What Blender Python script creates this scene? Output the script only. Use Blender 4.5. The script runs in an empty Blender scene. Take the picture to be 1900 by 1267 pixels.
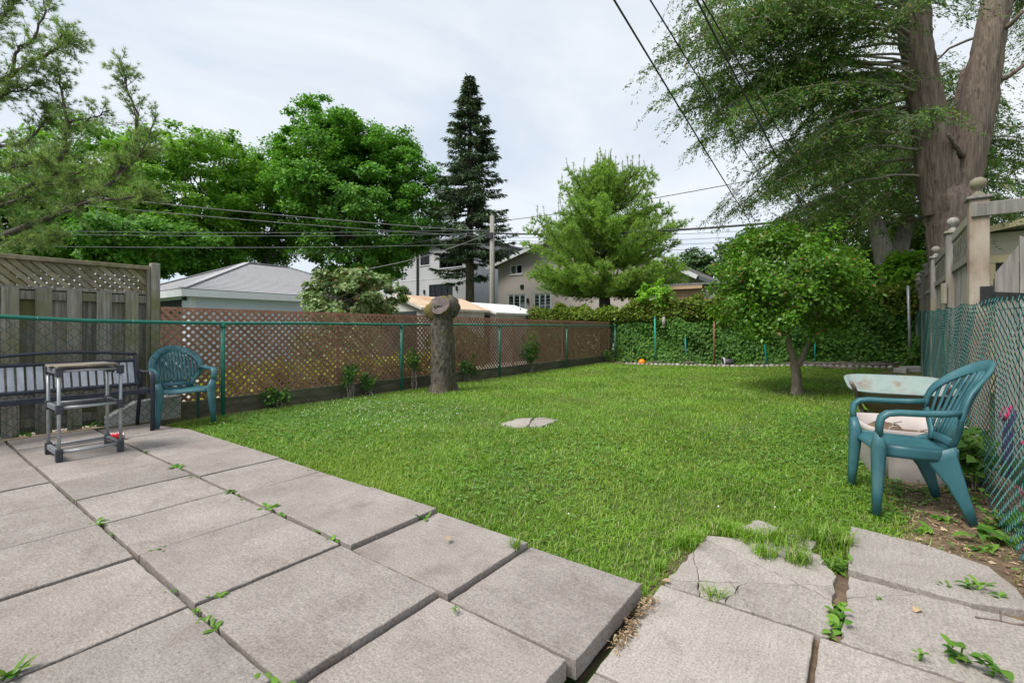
import bpy, bmesh, math, random
import numpy as np
from mathutils import Vector, Matrix, Euler

# ------------------------------------------------------------------ camera, world, sun, exposure
scene = bpy.context.scene
C = scene.collection
R = math.radians
EYE = 1.1                      # eye height above the patio
FPX, CU, HV = 868.0, 950.0, 608.0   # focal length, centre column and horizon row of the 1900 px wide photo
YAW = R(36.4)                  # the yard runs along +Y; the camera looks 36.4 degrees to the left of it
cam_d = bpy.data.cameras.new('camera')
cam_d.sensor_width = 36.0
cam_d.lens = FPX / 1900.0 * 36.0
cam_d.shift_y = -(633.5 - HV) / 1900.0
cam_d.clip_start = 0.05
cam_d.clip_end = 2000.0
cam = bpy.data.objects.new('camera', cam_d)
C.objects.link(cam)
cam.location = (0, 0, EYE)
cam.rotation_euler = (R(90), 0, YAW)
scene.camera = cam

SUN_EL, SUN_AZ = R(56), R(200)   # azimuth of the sun measured from +Y clockwise
world = bpy.data.worlds.new('World')
scene.world = world
world.use_nodes = True
wn, wl = world.node_tree.nodes, world.node_tree.links
wn.clear()
w_out = wn.new('ShaderNodeOutputWorld')
w_bg = wn.new('ShaderNodeBackground')
w_bg.inputs['Strength'].default_value = 0.1
w_sky = wn.new('ShaderNodeTexSky')
w_sky.sky_type = 'NISHITA'
w_sky.sun_disc = False
w_sky.sun_elevation = SUN_EL
w_sky.sun_rotation = SUN_AZ
w_tc = wn.new('ShaderNodeTexCoord')
w_map = wn.new('ShaderNodeMapping')
w_map.inputs['Scale'].default_value = (1.0, 1.0, 2.6)
w_map.inputs['Rotation'].default_value = (0, 0, R(25))
w_n = wn.new('ShaderNodeTexNoise')
w_n.inputs['Scale'].default_value = 1.6
w_n.inputs['Detail'].default_value = 5
w_n.inputs['Roughness'].default_value = 0.52
w_n.inputs['Distortion'].default_value = 0.4
w_cr = wn.new('ShaderNodeValToRGB')
w_cr.color_ramp.elements[0].position = 0.38
w_cr.color_ramp.elements[0].color = (3.85, 4.35, 4.95, 1)
w_cr.color_ramp.elements[1].position = 0.62
w_cr.color_ramp.elements[1].color = (5.4, 5.55, 5.7, 1)
w_mix = wn.new('ShaderNodeMix')
w_mix.data_type = 'RGBA'
w_mix.inputs[0].default_value = 0.88
wl.new(w_tc.outputs['Generated'], w_map.inputs['Vector'])
wl.new(w_map.outputs['Vector'], w_n.inputs['Vector'])
wl.new(w_n.outputs['Fac'], w_cr.inputs['Fac'])
wl.new(w_sky.outputs['Color'], w_mix.inputs[6])
wl.new(w_cr.outputs['Color'], w_mix.inputs[7])
wl.new(w_mix.outputs[2], w_bg.inputs['Color'])
wl.new(w_bg.outputs['Background'], w_out.inputs['Surface'])

sun_d = bpy.data.lights.new('sun', 'SUN')
sun_d.energy = 2.4
sun_d.angle = R(26)
sun_d.color = (1.0, 0.96, 0.9)
sun = bpy.data.objects.new('sun', sun_d)
C.objects.link(sun)
sdir = Vector((math.sin(SUN_AZ) * math.cos(SUN_EL), math.cos(SUN_AZ) * math.cos(SUN_EL), math.sin(SUN_EL)))
sun.rotation_euler = (-sdir).to_track_quat('-Z', 'Y').to_euler()
sun.location = (0, -5, 30)

scene.view_settings.view_transform = 'Standard'
scene.view_settings.look = 'None'
scene.view_settings.gamma = 1.0
scene.view_settings.exposure = 0.9
scene.view_settings.use_curve_mapping = False

# ------------------------------------------------------------------ pixel -> place
_fw = np.array([-math.sin(YAW), math.cos(YAW)])
_rt = np.array([math.cos(YAW), math.sin(YAW)])
def ray(u):
    return _fw + (u - CU) / FPX * _rt
def P(u, v, t):                       # a pixel at a given depth
    d = ray(u) * t
    return (float(d[0]), float(d[1]), EYE - (v - HV) * t / FPX)
def gp(u, v, z=0.0):                  # a pixel on the level z
    return P(u, v, (EYE - z) * FPX / (v - HV))
def onX(u, v, X):                     # a pixel on the plane x = X
    return P(u, v, X / ray(u)[0])
def onY(u, v, Y):
    return P(u, v, Y / ray(u)[1])
def sstep(a, b, x):
    t = np.clip((np.asarray(x, float) - a) / (b - a), 0, 1)
    return t * t * (3 - 2 * t)
def ground_z(x, y):                   # height of the soil in the yard
    x = np.asarray(x, float); y = np.asarray(y, float)
    z = -0.05 - 0.085 * sstep(-2.2, -0.9, x) * (1 - sstep(3.2, 6.0, y))
    z = z - 0.05 * (1 - sstep(1.9, 2.15, y)) * (1 - sstep(-0.9, -0.7, x))
    z = z + 0.2 * sstep(-5, 1, x) * sstep(7, 14.5, y)
    z = z + 0.012 * np.sin(x * 2.1 + 1) * np.sin(y * 1.7) * sstep(2.3, 4, y)
    return z
def gz(x, y):
    return float(ground_z(x, y))

# ------------------------------------------------------------------ materials
def new_mat(name):
    m = bpy.data.materials.new(name)
    m.use_nodes = True
    nt = m.node_tree
    b = nt.nodes['Principled BSDF']
    return m, nt.nodes, nt.links, b
def ramp(nodes, stops):
    r = nodes.new('ShaderNodeValToRGB')
    e = r.color_ramp.elements
    e[0].position, e[0].color = stops[0][0], (*stops[0][1], 1)
    e[1].position, e[1].color = stops[-1][0], (*stops[-1][1], 1)
    for p, c in stops[1:-1]:
        x = e.new(p); x.color = (*c, 1)
    return r
def mixc(nodes, links, fac, a, b, mode='MIX'):
    m = nodes.new('ShaderNodeMix'); m.data_type = 'RGBA'; m.blend_type = mode
    for sock, val in ((0, fac), (6, a), (7, b)):
        if hasattr(val, 'is_output'): links.new(val, m.inputs[sock])
        elif sock == 0: m.inputs[0].default_value = val
        else: m.inputs[sock].default_value = (*val, 1)
    return m.outputs[2]
def coords(nodes, links, scale=(1, 1, 1), rnd=True):
    tc = nodes.new('ShaderNodeTexCoord')
    mp = nodes.new('ShaderNodeMapping')
    mp.inputs['Scale'].default_value = scale
    links.new(tc.outputs['Object'], mp.inputs['Vector'])
    if rnd:
        oi = nodes.new('ShaderNodeObjectInfo')
        mu = nodes.new('ShaderNodeMath'); mu.operation = 'MULTIPLY'; mu.inputs[1].default_value = 37.0
        links.new(oi.outputs['Random'], mu.inputs[0])
        cb = nodes.new('ShaderNodeCombineXYZ')
        for i in range(3): links.new(mu.outputs[0], cb.inputs[i])
        links.new(cb.outputs[0], mp.inputs['Location'])
    return mp.outputs['Vector']
def noise(nodes, links, vec, scale, detail=5, rough=0.55, dist=0.0):
    n = nodes.new('ShaderNodeTexNoise')
    n.inputs['Scale'].default_value = scale
    n.inputs['Detail'].default_value = detail
    n.inputs['Roughness'].default_value = rough
    n.inputs['Distortion'].default_value = dist
    links.new(vec, n.inputs['Vector'])
    return n.outputs['Fac']
def bump(nodes, links, b, h, strength, dist=0.01):
    bp = nodes.new('ShaderNodeBump')
    bp.inputs['Strength'].default_value = strength
    bp.inputs['Distance'].default_value = dist
    links.new(h, bp.inputs['Height'])
    links.new(bp.outputs['Normal'], b.inputs['Normal'])
def M(name, c1, c2, stretch=(1, 1, 1), scale=8.0, rough=0.7, bmp=0.3, bdist=0.005, stain=None, stain_scale=1.5, stain_pos=(0.5, 0.68), spec=0.3, metal=0.0, vary=0.25):
    m, n, l, b = new_mat(name)
    v = coords(n, l, stretch)
    f = noise(n, l, v, scale, 6, 0.6)
    r = ramp(n, [(0.3, c1), (0.7, c2)])
    l.new(f, r.inputs['Fac'])
    col = r.outputs['Color']
    if stain:
        v2 = coords(n, l, (1, 1, 1))
        f2 = noise(n, l, v2, stain_scale, 5, 0.6)
        r2 = ramp(n, [(stain_pos[0], (0, 0, 0)), (stain_pos[1], (1, 1, 1))])
        l.new(f2, r2.inputs['Fac'])
        col = mixc(n, l, r2.outputs['Color'], col, stain)
    if vary:
        oi = n.new('ShaderNodeObjectInfo')
        mr = n.new('ShaderNodeMapRange')
        mr.inputs['To Min'].default_value = 1 - vary; mr.inputs['To Max'].default_value = 1 + vary
        l.new(oi.outputs['Random'], mr.inputs['Value'])
        hs = n.new('ShaderNodeHueSaturation')
        l.new(mr.outputs[0], hs.inputs['Value']); l.new(col, hs.inputs['Color'])
        col = hs.outputs['Color']
    l.new(col, b.inputs['Base Color'])
    b.inputs['Roughness'].default_value = rough
    b.inputs['Metallic'].default_value = metal
    b.inputs['Specular IOR Level'].default_value = spec
    if bmp: bump(n, l, b, f, bmp, bdist)
    return m
def leaf_mat(name, dark, mid, light, alt=None, alt_share=0.0, trans=0.35, rough=0.5, patch=0.6, spec=0.3, gain=1.0, tint=None, tint_scale=0.5):
    dark, mid, light = [tuple(c * gain for c in q) for q in (dark, mid, light)]
    m, n, l, b = new_mat(name)
    g = n.new('ShaderNodeNewGeometry')
    r = ramp(n, [(0.0, dark), (0.45, mid), (1.0 - alt_share, light)] if alt_share == 0 else [(0.0, dark), (0.45, mid), (1.0 - alt_share - 0.01, light), (1.0 - alt_share, alt)])
    l.new(g.outputs['Random Per Island'], r.inputs['Fac'])
    v = coords(n, l, (1, 1, 1), False)
    f = noise(n, l, v, patch, 4, 0.55)
    mr = n.new('ShaderNodeMapRange')
    mr.inputs['From Min'].default_value = 0.3; mr.inputs['From Max'].default_value = 0.7
    mr.inputs['To Min'].default_value = 0.75; mr.inputs['To Max'].default_value = 1.3
    l.new(f, mr.inputs['Value'])
    hs = n.new('ShaderNodeHueSaturation')
    l.new(mr.outputs[0], hs.inputs['Value']); l.new(r.outputs['Color'], hs.inputs['Color'])
    col = hs.outputs['Color']
    if tint:
        f3 = noise(n, l, v, tint_scale, 5, 0.65)
        r3 = ramp(n, [(0.46, (0, 0, 0)), (0.66, (0.8, 0.8, 0.8))]); l.new(f3, r3.inputs['Fac'])
        col = mixc(n, l, r3.outputs['Color'], col, tint)
    l.new(col, b.inputs['Base Color'])
    b.inputs['Roughness'].default_value = rough
    b.inputs['Specular IOR Level'].default_value = spec
    tr = n.new('ShaderNodeBsdfTranslucent')
    tcol = mixc(n, l, 1.0, col, (1.0, 1.0, 0.55), 'MULTIPLY')
    l.new(tcol, tr.inputs['Color'])
    mx = n.new('ShaderNodeMixShader'); mx.inputs[0].default_value = trans
    l.new(b.outputs[0], mx.inputs[1]); l.new(tr.outputs[0], mx.inputs[2])
    l.new(mx.outputs[0], n['Material Output'].inputs['Surface'])
    return m

def concrete_mat(name, a, b2, stain, brush):
    m, n, l, b = new_mat(name)
    v = coords(n, l)
    v0 = coords(n, l, brush)
    big = noise(n, l, v, 2.2, 9, 0.7)
    fine = noise(n, l, v, 105, 4, 0.8)
    br = noise(n, l, v0, 42, 6, 0.75)
    r = ramp(n, [(0.3, a), (0.7, b2)]); l.new(big, r.inputs['Fac'])
    v2 = coords(n, l)
    st = noise(n, l, v2, 3.3, 7, 0.7, 0.6)
    rs = ramp(n, [(0.52, (0, 0, 0)), (0.75, (0.75, 0.75, 0.75))]); l.new(st, rs.inputs['Fac'])
    col = mixc(n, l, rs.outputs['Color'], r.outputs['Color'], stain)
    rf = ramp(n, [(0.3, (0.42, 0.41, 0.40)), (0.5, (1, 1, 1)), (0.72, (1.55, 1.55, 1.54))]); l.new(fine, rf.inputs['Fac'])
    col = mixc(n, l, 0.8, col, rf.outputs['Color'], 'MULTIPLY')
    rb = ramp(n, [(0.3, (0.74, 0.735, 0.73)), (0.7, (1.18, 1.18, 1.18))]); l.new(br, rb.inputs['Fac'])
    col = mixc(n, l, 0.6, col, rb.outputs['Color'], 'MULTIPLY')
    vo = n.new('ShaderNodeTexVoronoi'); vo.inputs['Scale'].default_value = 9.0
    l.new(v2, vo.inputs['Vector'])
    rv = ramp(n, [(0.02, (0.45, 0.42, 0.38)), (0.05, (1, 1, 1))]); l.new(vo.outputs['Distance'], rv.inputs['Fac'])
    col = mixc(n, l, 0.8, col, rv.outputs['Color'], 'MULTIPLY')
    oi = n.new('ShaderNodeObjectInfo')
    mr = n.new('ShaderNodeMapRange'); mr.inputs['To Min'].default_value = 0.9; mr.inputs['To Max'].default_value = 1.1
    l.new(oi.outputs['Random'], mr.inputs['Value'])
    hs = n.new('ShaderNodeHueSaturation'); l.new(mr.outputs[0], hs.inputs['Value']); l.new(col, hs.inputs['Color'])
    l.new(hs.outputs['Color'], b.inputs['Base Color'])
    b.inputs['Roughness'].default_value = 0.9
    b.inputs['Specular IOR Level'].default_value = 0.2
    ad = n.new('ShaderNodeMath'); ad.operation = 'ADD'
    l.new(fine, ad.inputs[0]); l.new(br, ad.inputs[1])
    bump(n, l, b, ad.outputs[0], 0.45, 0.003)
    return m

MT = {}
MT['slab'] = concrete_mat('patio_concrete', (0.212, 0.186, 0.168), (0.325, 0.293, 0.27), (0.172, 0.142, 0.12), (0.35, 2.4, 1))
MT['walk'] = concrete_mat('walk_concrete', (0.28, 0.25, 0.222), (0.385, 0.35, 0.318), (0.21, 0.178, 0.15), (3.2, 0.2, 1))
MT['block'] = concrete_mat('block_concrete', (0.42, 0.42, 0.40), (0.55, 0.55, 0.52), (0.30, 0.31, 0.27), (1, 1, 1))
MT['soil'] = M('soil', (0.075, 0.05, 0.032), (0.17, 0.12, 0.08), scale=14, rough=0.95, bmp=0.8, bdist=0.02, stain=(0.22, 0.16, 0.10), stain_scale=5, vary=0)
MT['thatch'] = M('lawn_soil', (0.05, 0.085, 0.02), (0.115, 0.135, 0.045), scale=9, rough=0.95, bmp=0.6, bdist=0.02, stain=(0.14, 0.105, 0.06), stain_scale=1.3, stain_pos=(0.58, 0.72), vary=0)
MT['gravel'] = M('pale_gravel', (0.27, 0.24, 0.2), (0.42, 0.38, 0.33), scale=25, rough=0.95, bmp=0.5, vary=0, stain=(0.2, 0.2, 0.1), stain_scale=1.5)
MT['far_ground'] = M('far_ground', (0.05, 0.09, 0.025), (0.10, 0.13, 0.045), scale=2, rough=0.95, bmp=0.2, vary=0)
MT['old_wood'] = M('weathered_board', (0.105, 0.095, 0.08), (0.36, 0.335, 0.295), stretch=(7, 7, 0.3), scale=6, rough=0.85, bmp=0.6, stain=(0.155, 0.15, 0.06), stain_scale=1.7, stain_pos=(0.45, 0.68), vary=0.25)
MT['old_lattice'] = M('weathered_lattice', (0.18, 0.15, 0.105), (0.32, 0.275, 0.20), stretch=(2, 2, 2), scale=8, rough=0.85, bmp=0.3, stain=(0.17, 0.15, 0.06), vary=0.22)
MT['brown_lattice'] = M('brown_lattice', (0.26, 0.118, 0.076), (0.40, 0.205, 0.14), scale=5, rough=0.75, bmp=0.15, stain=(0.35, 0.22, 0.15), stain_scale=2.5, vary=0.14)
MT['timber'] = M('mossy_timber', (0.075, 0.065, 0.04), (0.19, 0.165, 0.11), stretch=(1, 0.5, 3), scale=6, rough=0.9, bmp=0.6, stain=(0.07, 0.085, 0.03), vary=0.2)
MT['grey_wood'] = M('grey_fence_wood', (0.15, 0.138, 0.124), (0.31, 0.29, 0.268), stretch=(6, 6, 0.4), scale=7, rough=0.85, bmp=0.5, stain=(0.22, 0.20, 0.12), stain_scale=1.6, vary=0.2)
MT['post_wood'] = M('gate_post_wood', (0.165, 0.115, 0.085), (0.32, 0.245, 0.19), stretch=(7, 7, 0.45), scale=6, rough=0.8, bmp=0.5, stain=(0.36, 0.31, 0.25), stain_scale=2.2, vary=0)
MT['raw_wood'] = M('raw_wood', (0.34, 0.22, 0.13), (0.48, 0.34, 0.22), stretch=(0.4, 0.4, 6), scale=5, rough=0.8, bmp=0.2, vary=0.2)
MT['green_pipe'] = M('green_vinyl_pipe', (0.004, 0.13, 0.09), (0.012, 0.19, 0.135), scale=6, rough=0.38, bmp=0.05, spec=0.5, vary=0.05)
MT['wire'] = M('green_vinyl_wire', (0.004, 0.075, 0.068), (0.01, 0.125, 0.115), scale=10, rough=0.32, bmp=0, spec=0.6, vary=0)
MT['wire_dull'] = M('dull_green_wire', (0.015, 0.06, 0.045), (0.03, 0.10, 0.075), scale=10, rough=0.5, bmp=0, vary=0)
MT['galv'] = M('galvanised_pipe', (0.33, 0.35, 0.36), (0.48, 0.5, 0.52), scale=12, rough=0.45, metal=0.6, bmp=0.05, vary=0.1)
MT['chair'] = M('chair_plastic', (0.026, 0.105, 0.128), (0.042, 0.14, 0.165), scale=5, rough=0.42, bmp=0.12, bdist=0.002, stain=(0.085, 0.185, 0.2), stain_scale=3.5, stain_pos=(0.5, 0.8), spec=0.45, vary=0)
MT['navy'] = M('bench_frame_paint', (0.018, 0.022, 0.036), (0.04, 0.046, 0.066), scale=14, rough=0.5, bmp=0.1, spec=0.4, vary=0)
MT['bench_slat'] = M('bench_slat', (0.30, 0.325, 0.38), (0.48, 0.505, 0.56), stretch=(3, 3, 0.4), scale=6, rough=0.6, bmp=0.15, vary=0.1)
MT['cart_tube'] = M('cart_tube', (0.28, 0.30, 0.32), (0.42, 0.44, 0.46), scale=9, rough=0.4, metal=0.35, bmp=0.05, vary=0.08)
MT['cart_joint'] = M('cart_joint_plastic', (0.035, 0.04, 0.05), (0.07, 0.075, 0.09), scale=12, rough=0.55, bmp=0.1, vary=0.1)
MT['cart_frame'] = M('cart_end_plastic', (0.12, 0.13, 0.145), (0.2, 0.21, 0.225), scale=12, rough=0.55, bmp=0.1, vary=0.1)
MT['plank'] = M('rotten_plank', (0.06, 0.045, 0.032), (0.33, 0.29, 0.24), stretch=(4, 0.5, 4), scale=9, rough=0.85, bmp=0.5, vary=0.2)
MT['can_red'] = M('can_red', (0.5, 0.012, 0.02), (0.6, 0.02, 0.03), scale=5, rough=0.3, bmp=0, spec=0.6, vary=0)
MT['can_metal'] = M('can_aluminium', (0.6, 0.6, 0.61), (0.75, 0.75, 0.76), scale=5, rough=0.3, metal=0.9, bmp=0, vary=0)
MT['white_print'] = M('white_print', (0.8, 0.8, 0.8), (0.85, 0.85, 0.85), scale=5, rough=0.4, bmp=0, vary=0)
MT['tub'] = M('tub_plastic', (0.42, 0.37, 0.35), (0.54, 0.48, 0.455), scale=4, rough=0.55, bmp=0.08, stain=(0.36, 0.28, 0.22), stain_scale=3.2, stain_pos=(0.58, 0.8), vary=0)
MT['barrow'] = M('barrow_paint', (0.2, 0.27, 0.255), (0.31, 0.37, 0.35), scale=5, rough=0.6, bmp=0.15, stain=(0.2, 0.15, 0.11), stain_scale=5.0, stain_pos=(0.52, 0.68), vary=0)
MT['barrow_out'] = M('barrow_underside', (0.2, 0.2, 0.18), (0.34, 0.335, 0.30), scale=7, rough=0.7, bmp=0.2, stain=(0.20, 0.11, 0.06), stain_scale=3.5, vary=0)
MT['rust'] = M('rusty_steel', (0.16, 0.065, 0.035), (0.28, 0.14, 0.085), scale=14, rough=0.8, bmp=0.3, vary=0)
MT['rust_pipe'] = M('rusty_pipe', (0.10, 0.08, 0.07), (0.22, 0.17, 0.14), scale=12, rough=0.7, bmp=0.3, vary=0)
MT['black'] = M('black_iron', (0.012, 0.012, 0.013), (0.03, 0.03, 0.032), scale=14, rough=0.5, bmp=0.2, vary=0)
MT['cable'] = M('cable', (0.03, 0.03, 0.035), (0.06, 0.06, 0.065), scale=3, rough=0.6, bmp=0, vary=0.2)
MT['cable_grey'] = M('grey_cable', (0.2, 0.2, 0.21), (0.34, 0.34, 0.35), scale=3, rough=0.6, bmp=0, vary=0.2)
MT['bark'] = M('maple_bark', (0.045, 0.038, 0.03), (0.14, 0.125, 0.10), stretch=(3, 3, 0.7), scale=5, rough=0.95, bmp=0.9, bdist=0.03, vary=0.2)
MT['cedar_bark'] = M('cedar_bark', (0.085, 0.062, 0.048), (0.265, 0.21, 0.17), stretch=(7, 7, 0.4), scale=4.5, rough=0.95, bmp=1.0, bdist=0.035, vary=0.1)
MT['pale_bark'] = M('pale_cedar_bark', (0.24, 0.205, 0.18), (0.52, 0.47, 0.43), stretch=(5, 5, 0.5), scale=4, rough=0.95, bmp=0.9, bdist=0.03, vary=0.1)
MT['stump_bark'] = M('stump_bark', (0.022, 0.018, 0.014), (0.165, 0.145, 0.118), stretch=(1.4, 1.4, 0.7), scale=16, rough=0.95, bmp=1.0, bdist=0.03, stain=(0.10, 0.08, 0.032), stain_scale=3.2, stain_pos=(0.5, 0.72), vary=0)
MT['moss_bark'] = M('mossy_bark', (0.06, 0.052, 0.03), (0.17, 0.145, 0.07), scale=10, rough=0.95, bmp=1.0, bdist=0.03, stain=(0.17, 0.135, 0.02), stain_scale=3.0, stain_pos=(0.45, 0.65), vary=0)
MT['twig'] = M('dead_twig', (0.17, 0.14, 0.12), (0.32, 0.28, 0.24), scale=9, rough=0.9, bmp=0.2, vary=0.1)
MT['young_bark'] = M('young_tree_bark', (0.15, 0.12, 0.095), (0.32, 0.265, 0.215), stretch=(4, 4, 1), scale=7, rough=0.9, bmp=0.5, vary=0)
MT['siding_blue'] = M('pale_blue_siding', (0.54, 0.62, 0.71), (0.60, 0.68, 0.77), stretch=(1, 1, 4), scale=3, rough=0.6, bmp=0.03, vary=0.03)
MT['white_trim'] = M('white_trim', (0.66, 0.68, 0.70), (0.74, 0.76, 0.78), scale=3, rough=0.55, bmp=0.02, vary=0.03)
MT['shingle'] = M('grey_shingle', (0.31, 0.31, 0.33), (0.47, 0.47, 0.49), stretch=(2, 2, 2), scale=9, rough=0.9, bmp=0.3, stain=(0.40, 0.385, 0.40), stain_scale=2, vary=0.1)
MT['stucco_white'] = M('pale_stucco', (0.50, 0.505, 0.53), (0.56, 0.565, 0.59), scale=30, rough=0.9, bmp=0.1, stain=(0.47, 0.475, 0.49), stain_scale=0.5, vary=0)
MT['stucco_beige'] = M('beige_stucco', (0.43, 0.385, 0.35), (0.50, 0.45, 0.41), scale=30, rough=0.9, bmp=0.1, stain=(0.42, 0.385, 0.35), stain_scale=0.5, vary=0)
MT['siding_tan'] = M('tan_siding', (0.43, 0.38, 0.30), (0.50, 0.45, 0.36), scale=5, rough=0.7, bmp=0.03, vary=0.03)
MT['cream'] = M('cream_trim', (0.60, 0.49, 0.29), (0.68, 0.56, 0.35), scale=5, rough=0.6, bmp=0.03, vary=0.03)
MT['dark_roof'] = M('dark_roof', (0.10, 0.105, 0.12), (0.19, 0.195, 0.21), scale=8, rough=0.85, bmp=0.2, vary=0.1)
MT['brown_roof'] = M('brown_roof', (0.16, 0.145, 0.135), (0.27, 0.25, 0.235), stretch=(2, 2, 2), scale=8, rough=0.9, bmp=0.2, vary=0.1)
MT['dark_frame'] = M('dark_frame', (0.015, 0.016, 0.02), (0.03, 0.032, 0.038), scale=8, rough=0.4, bmp=0, vary=0)
MT['curtain'] = M('curtain', (0.6, 0.66, 0.62), (0.76, 0.8, 0.77), stretch=(9, 9, 0.2), scale=4, rough=0.9, bmp=0.1, vary=0.1)
MT['interior'] = M('dark_interior', (0.03, 0.033, 0.035), (0.06, 0.065, 0.07), scale=2, rough=0.9, bmp=0, vary=0)
MT['shed_white'] = M('shed_metal', (0.52, 0.52, 0.48), (0.62, 0.62, 0.58), scale=4, rough=0.6, bmp=0.05, stain=(0.42, 0.39, 0.33), stain_scale=1.2, vary=0)
MT['shed_roof'] = M('shed_roof_tan', (0.46, 0.33, 0.22), (0.58, 0.45, 0.33), scale=3, rough=0.6, bmp=0.05, stain=(0.42, 0.26, 0.15), stain_scale=1.4, vary=0)
MT['shed_roof_w'] = M('shed_roof_white', (0.55, 0.56, 0.57), (0.68, 0.69, 0.70), scale=3, rough=0.55, bmp=0.05, vary=0)
MT['pole_wood'] = M('utility_pole_wood', (0.2, 0.18, 0.155), (0.36, 0.335, 0.30), stretch=(5, 5, 0.3), scale=5, rough=0.9, bmp=0.4, vary=0)
MT['pebble'] = M('edging_stone', (0.27, 0.26, 0.23), (0.44, 0.42, 0.38), scale=9, rough=0.9, bmp=0.4, stain=(0.2, 0.2, 0.13), stain_scale=4, vary=0.25)
MT['orange'] = M('orange_plastic', (0.75, 0.22, 0.01), (0.82, 0.28, 0.015), scale=5, rough=0.4, bmp=0, vary=0)
MT['pot_black'] = M('pot_plastic', (0.025, 0.025, 0.028), (0.05, 0.05, 0.055), scale=5, rough=0.5, bmp=0, vary=0)
MT['pot_white'] = M('pot_rim', (0.5, 0.5, 0.5), (0.6, 0.6, 0.6), scale=5, rough=0.5, bmp=0, vary=0)
MT['teal_stake'] = M('teal_stake', (0.005, 0.27, 0.25), (0.015, 0.36, 0.33), scale=6, rough=0.45, bmp=0, vary=0.1)
MT['pink'] = M('pink_plastic', (0.38, 0.03, 0.11), (0.45, 0.05, 0.15), scale=5, rough=0.4, bmp=0, vary=0)
MT['purple'] = M('purple_plastic', (0.085, 0.05, 0.13), (0.15, 0.08, 0.21), scale=5, rough=0.45, bmp=0, vary=0)
MT['lilac'] = M('lilac_plastic', (0.09, 0.055, 0.16), (0.12, 0.07, 0.2), scale=5, rough=0.45, bmp=0, vary=0)
MT['dry'] = leaf_mat('dry_leaf', (0.17, 0.10, 0.055), (0.34, 0.24, 0.14), (0.5, 0.39, 0.25), trans=0.1, patch=3)
MT['log_end'] = M('cut_wood', (0.42, 0.31, 0.2), (0.56, 0.43, 0.3), scale=12, rough=0.9, bmp=0.3, vary=0)

def ring_mat():
    m, n, l, b = new_mat('cut_rings')
    v = coords(n, l, (1, 1, 1), False)
    w = n.new('ShaderNodeTexWave'); w.wave_type = 'RINGS'; w.rings_direction = 'Z'
    w.inputs['Scale'].default_value = 9; w.inputs['Distortion'].default_value = 5; w.inputs['Detail'].default_value = 4
    l.new(v, w.inputs['Vector'])
    f = noise(n, l, v, 6, 6, 0.65)
    r = ramp(n, [(0.0, (0.085, 0.068, 0.066)), (1.0, (0.21, 0.175, 0.165))]); l.new(w.outputs['Fac'], r.inputs['Fac'])
    r2 = ramp(n, [(0.35, (0.55, 0.5, 0.5)), (0.65, (1.35, 1.3, 1.3))]); l.new(f, r2.inputs['Fac'])
    col = mixc(n, l, 1.0, r.outputs['Color'], r2.outputs['Color'], 'MULTIPLY')
    l.new(col, b.inputs['Base Color'])
    b.inputs['Roughness'].default_value = 0.9
    bump(n, l, b, w.outputs['Fac'], 0.5, 0.01)
    return m
MT['rings'] = ring_mat()
def glass_mat():
    m, n, l, b = new_mat('window_glass')
    fr = n.new('ShaderNodeFresnel'); fr.inputs['IOR'].default_value = 1.5
    tp = n.new('ShaderNodeBsdfTransparent'); tp.inputs['Color'].default_value = (0.9, 0.95, 0.94, 1)
    gl = n.new('ShaderNodeBsdfGlossy'); gl.inputs['Roughness'].default_value = 0.02
    mx = n.new('ShaderNodeMixShader')
    l.new(fr.outputs[0], mx.inputs[0]); l.new(tp.outputs[0], mx.inputs[1]); l.new(gl.outputs[0], mx.inputs[2])
    l.new(mx.outputs[0], n['Material Output'].inputs['Surface'])
    return m
MT['glass'] = glass_mat()

G = lambda r, g, b: (r, g, b)
MT['grass'] = leaf_mat('grass', G(0.095, 0.205, 0.012), G(0.165, 0.335, 0.022), G(0.27, 0.46, 0.06), G(0.42, 0.40, 0.2), 0.09, trans=0.35, rough=0.4, patch=0.9, tint=(0.25, 0.36, 0.05), tint_scale=0.8)
MT['clover'] = leaf_mat('clover_leaf', G(0.07, 0.19, 0.03), G(0.12, 0.27, 0.05), G(0.2, 0.36, 0.09), trans=0.3, patch=2)
MT['weed'] = leaf_mat('weed_leaf', G(0.05, 0.15, 0.02), G(0.10, 0.235, 0.03), G(0.18, 0.33, 0.05), trans=0.35, rough=0.4, patch=3)
MT['maple'] = leaf_mat('maple_leaf', G(0.036, 0.12, 0.014), G(0.072, 0.2, 0.022), G(0.14, 0.30, 0.035), trans=0.4, patch=0.25, gain=1.4)
MT['maple_b'] = leaf_mat('maple_leaf_yellowish', G(0.055, 0.15, 0.011), G(0.11, 0.255, 0.02), G(0.19, 0.36, 0.032), trans=0.42, patch=0.3, gain=1.35)
MT['spruce'] = leaf_mat('spruce_needle', G(0.03, 0.058, 0.035), G(0.055, 0.095, 0.05), G(0.10, 0.15, 0.075), G(0.1, 0.09, 0.04), 0.06, trans=0.2, patch=0.5, gain=1.35)
MT['pine'] = leaf_mat('pine_needle', G(0.075, 0.15, 0.04), G(0.15, 0.265, 0.05), G(0.28, 0.38, 0.07), trans=0.42, patch=0.55, gain=1.6)
MT['pine_b'] = leaf_mat('blue_pine_needle', G(0.065, 0.115, 0.048), G(0.115, 0.18, 0.06), G(0.19, 0.25, 0.08), trans=0.4, patch=0.4, gain=1.9)
MT['cedar'] = leaf_mat('cedar_spray', G(0.028, 0.07, 0.018), G(0.06, 0.125, 0.024), G(0.125, 0.205, 0.035), G(0.3, 0.2, 0.07), 0.035, trans=0.32, patch=0.5, gain=1.5)
MT['small_tree'] = leaf_mat('small_tree_leaf', G(0.05, 0.14, 0.01), G(0.1, 0.24, 0.018), G(0.175, 0.345, 0.03), G(0.26, 0.12, 0.05), 0.02, trans=0.38, rough=0.4, patch=1.2, spec=0.4)
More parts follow.
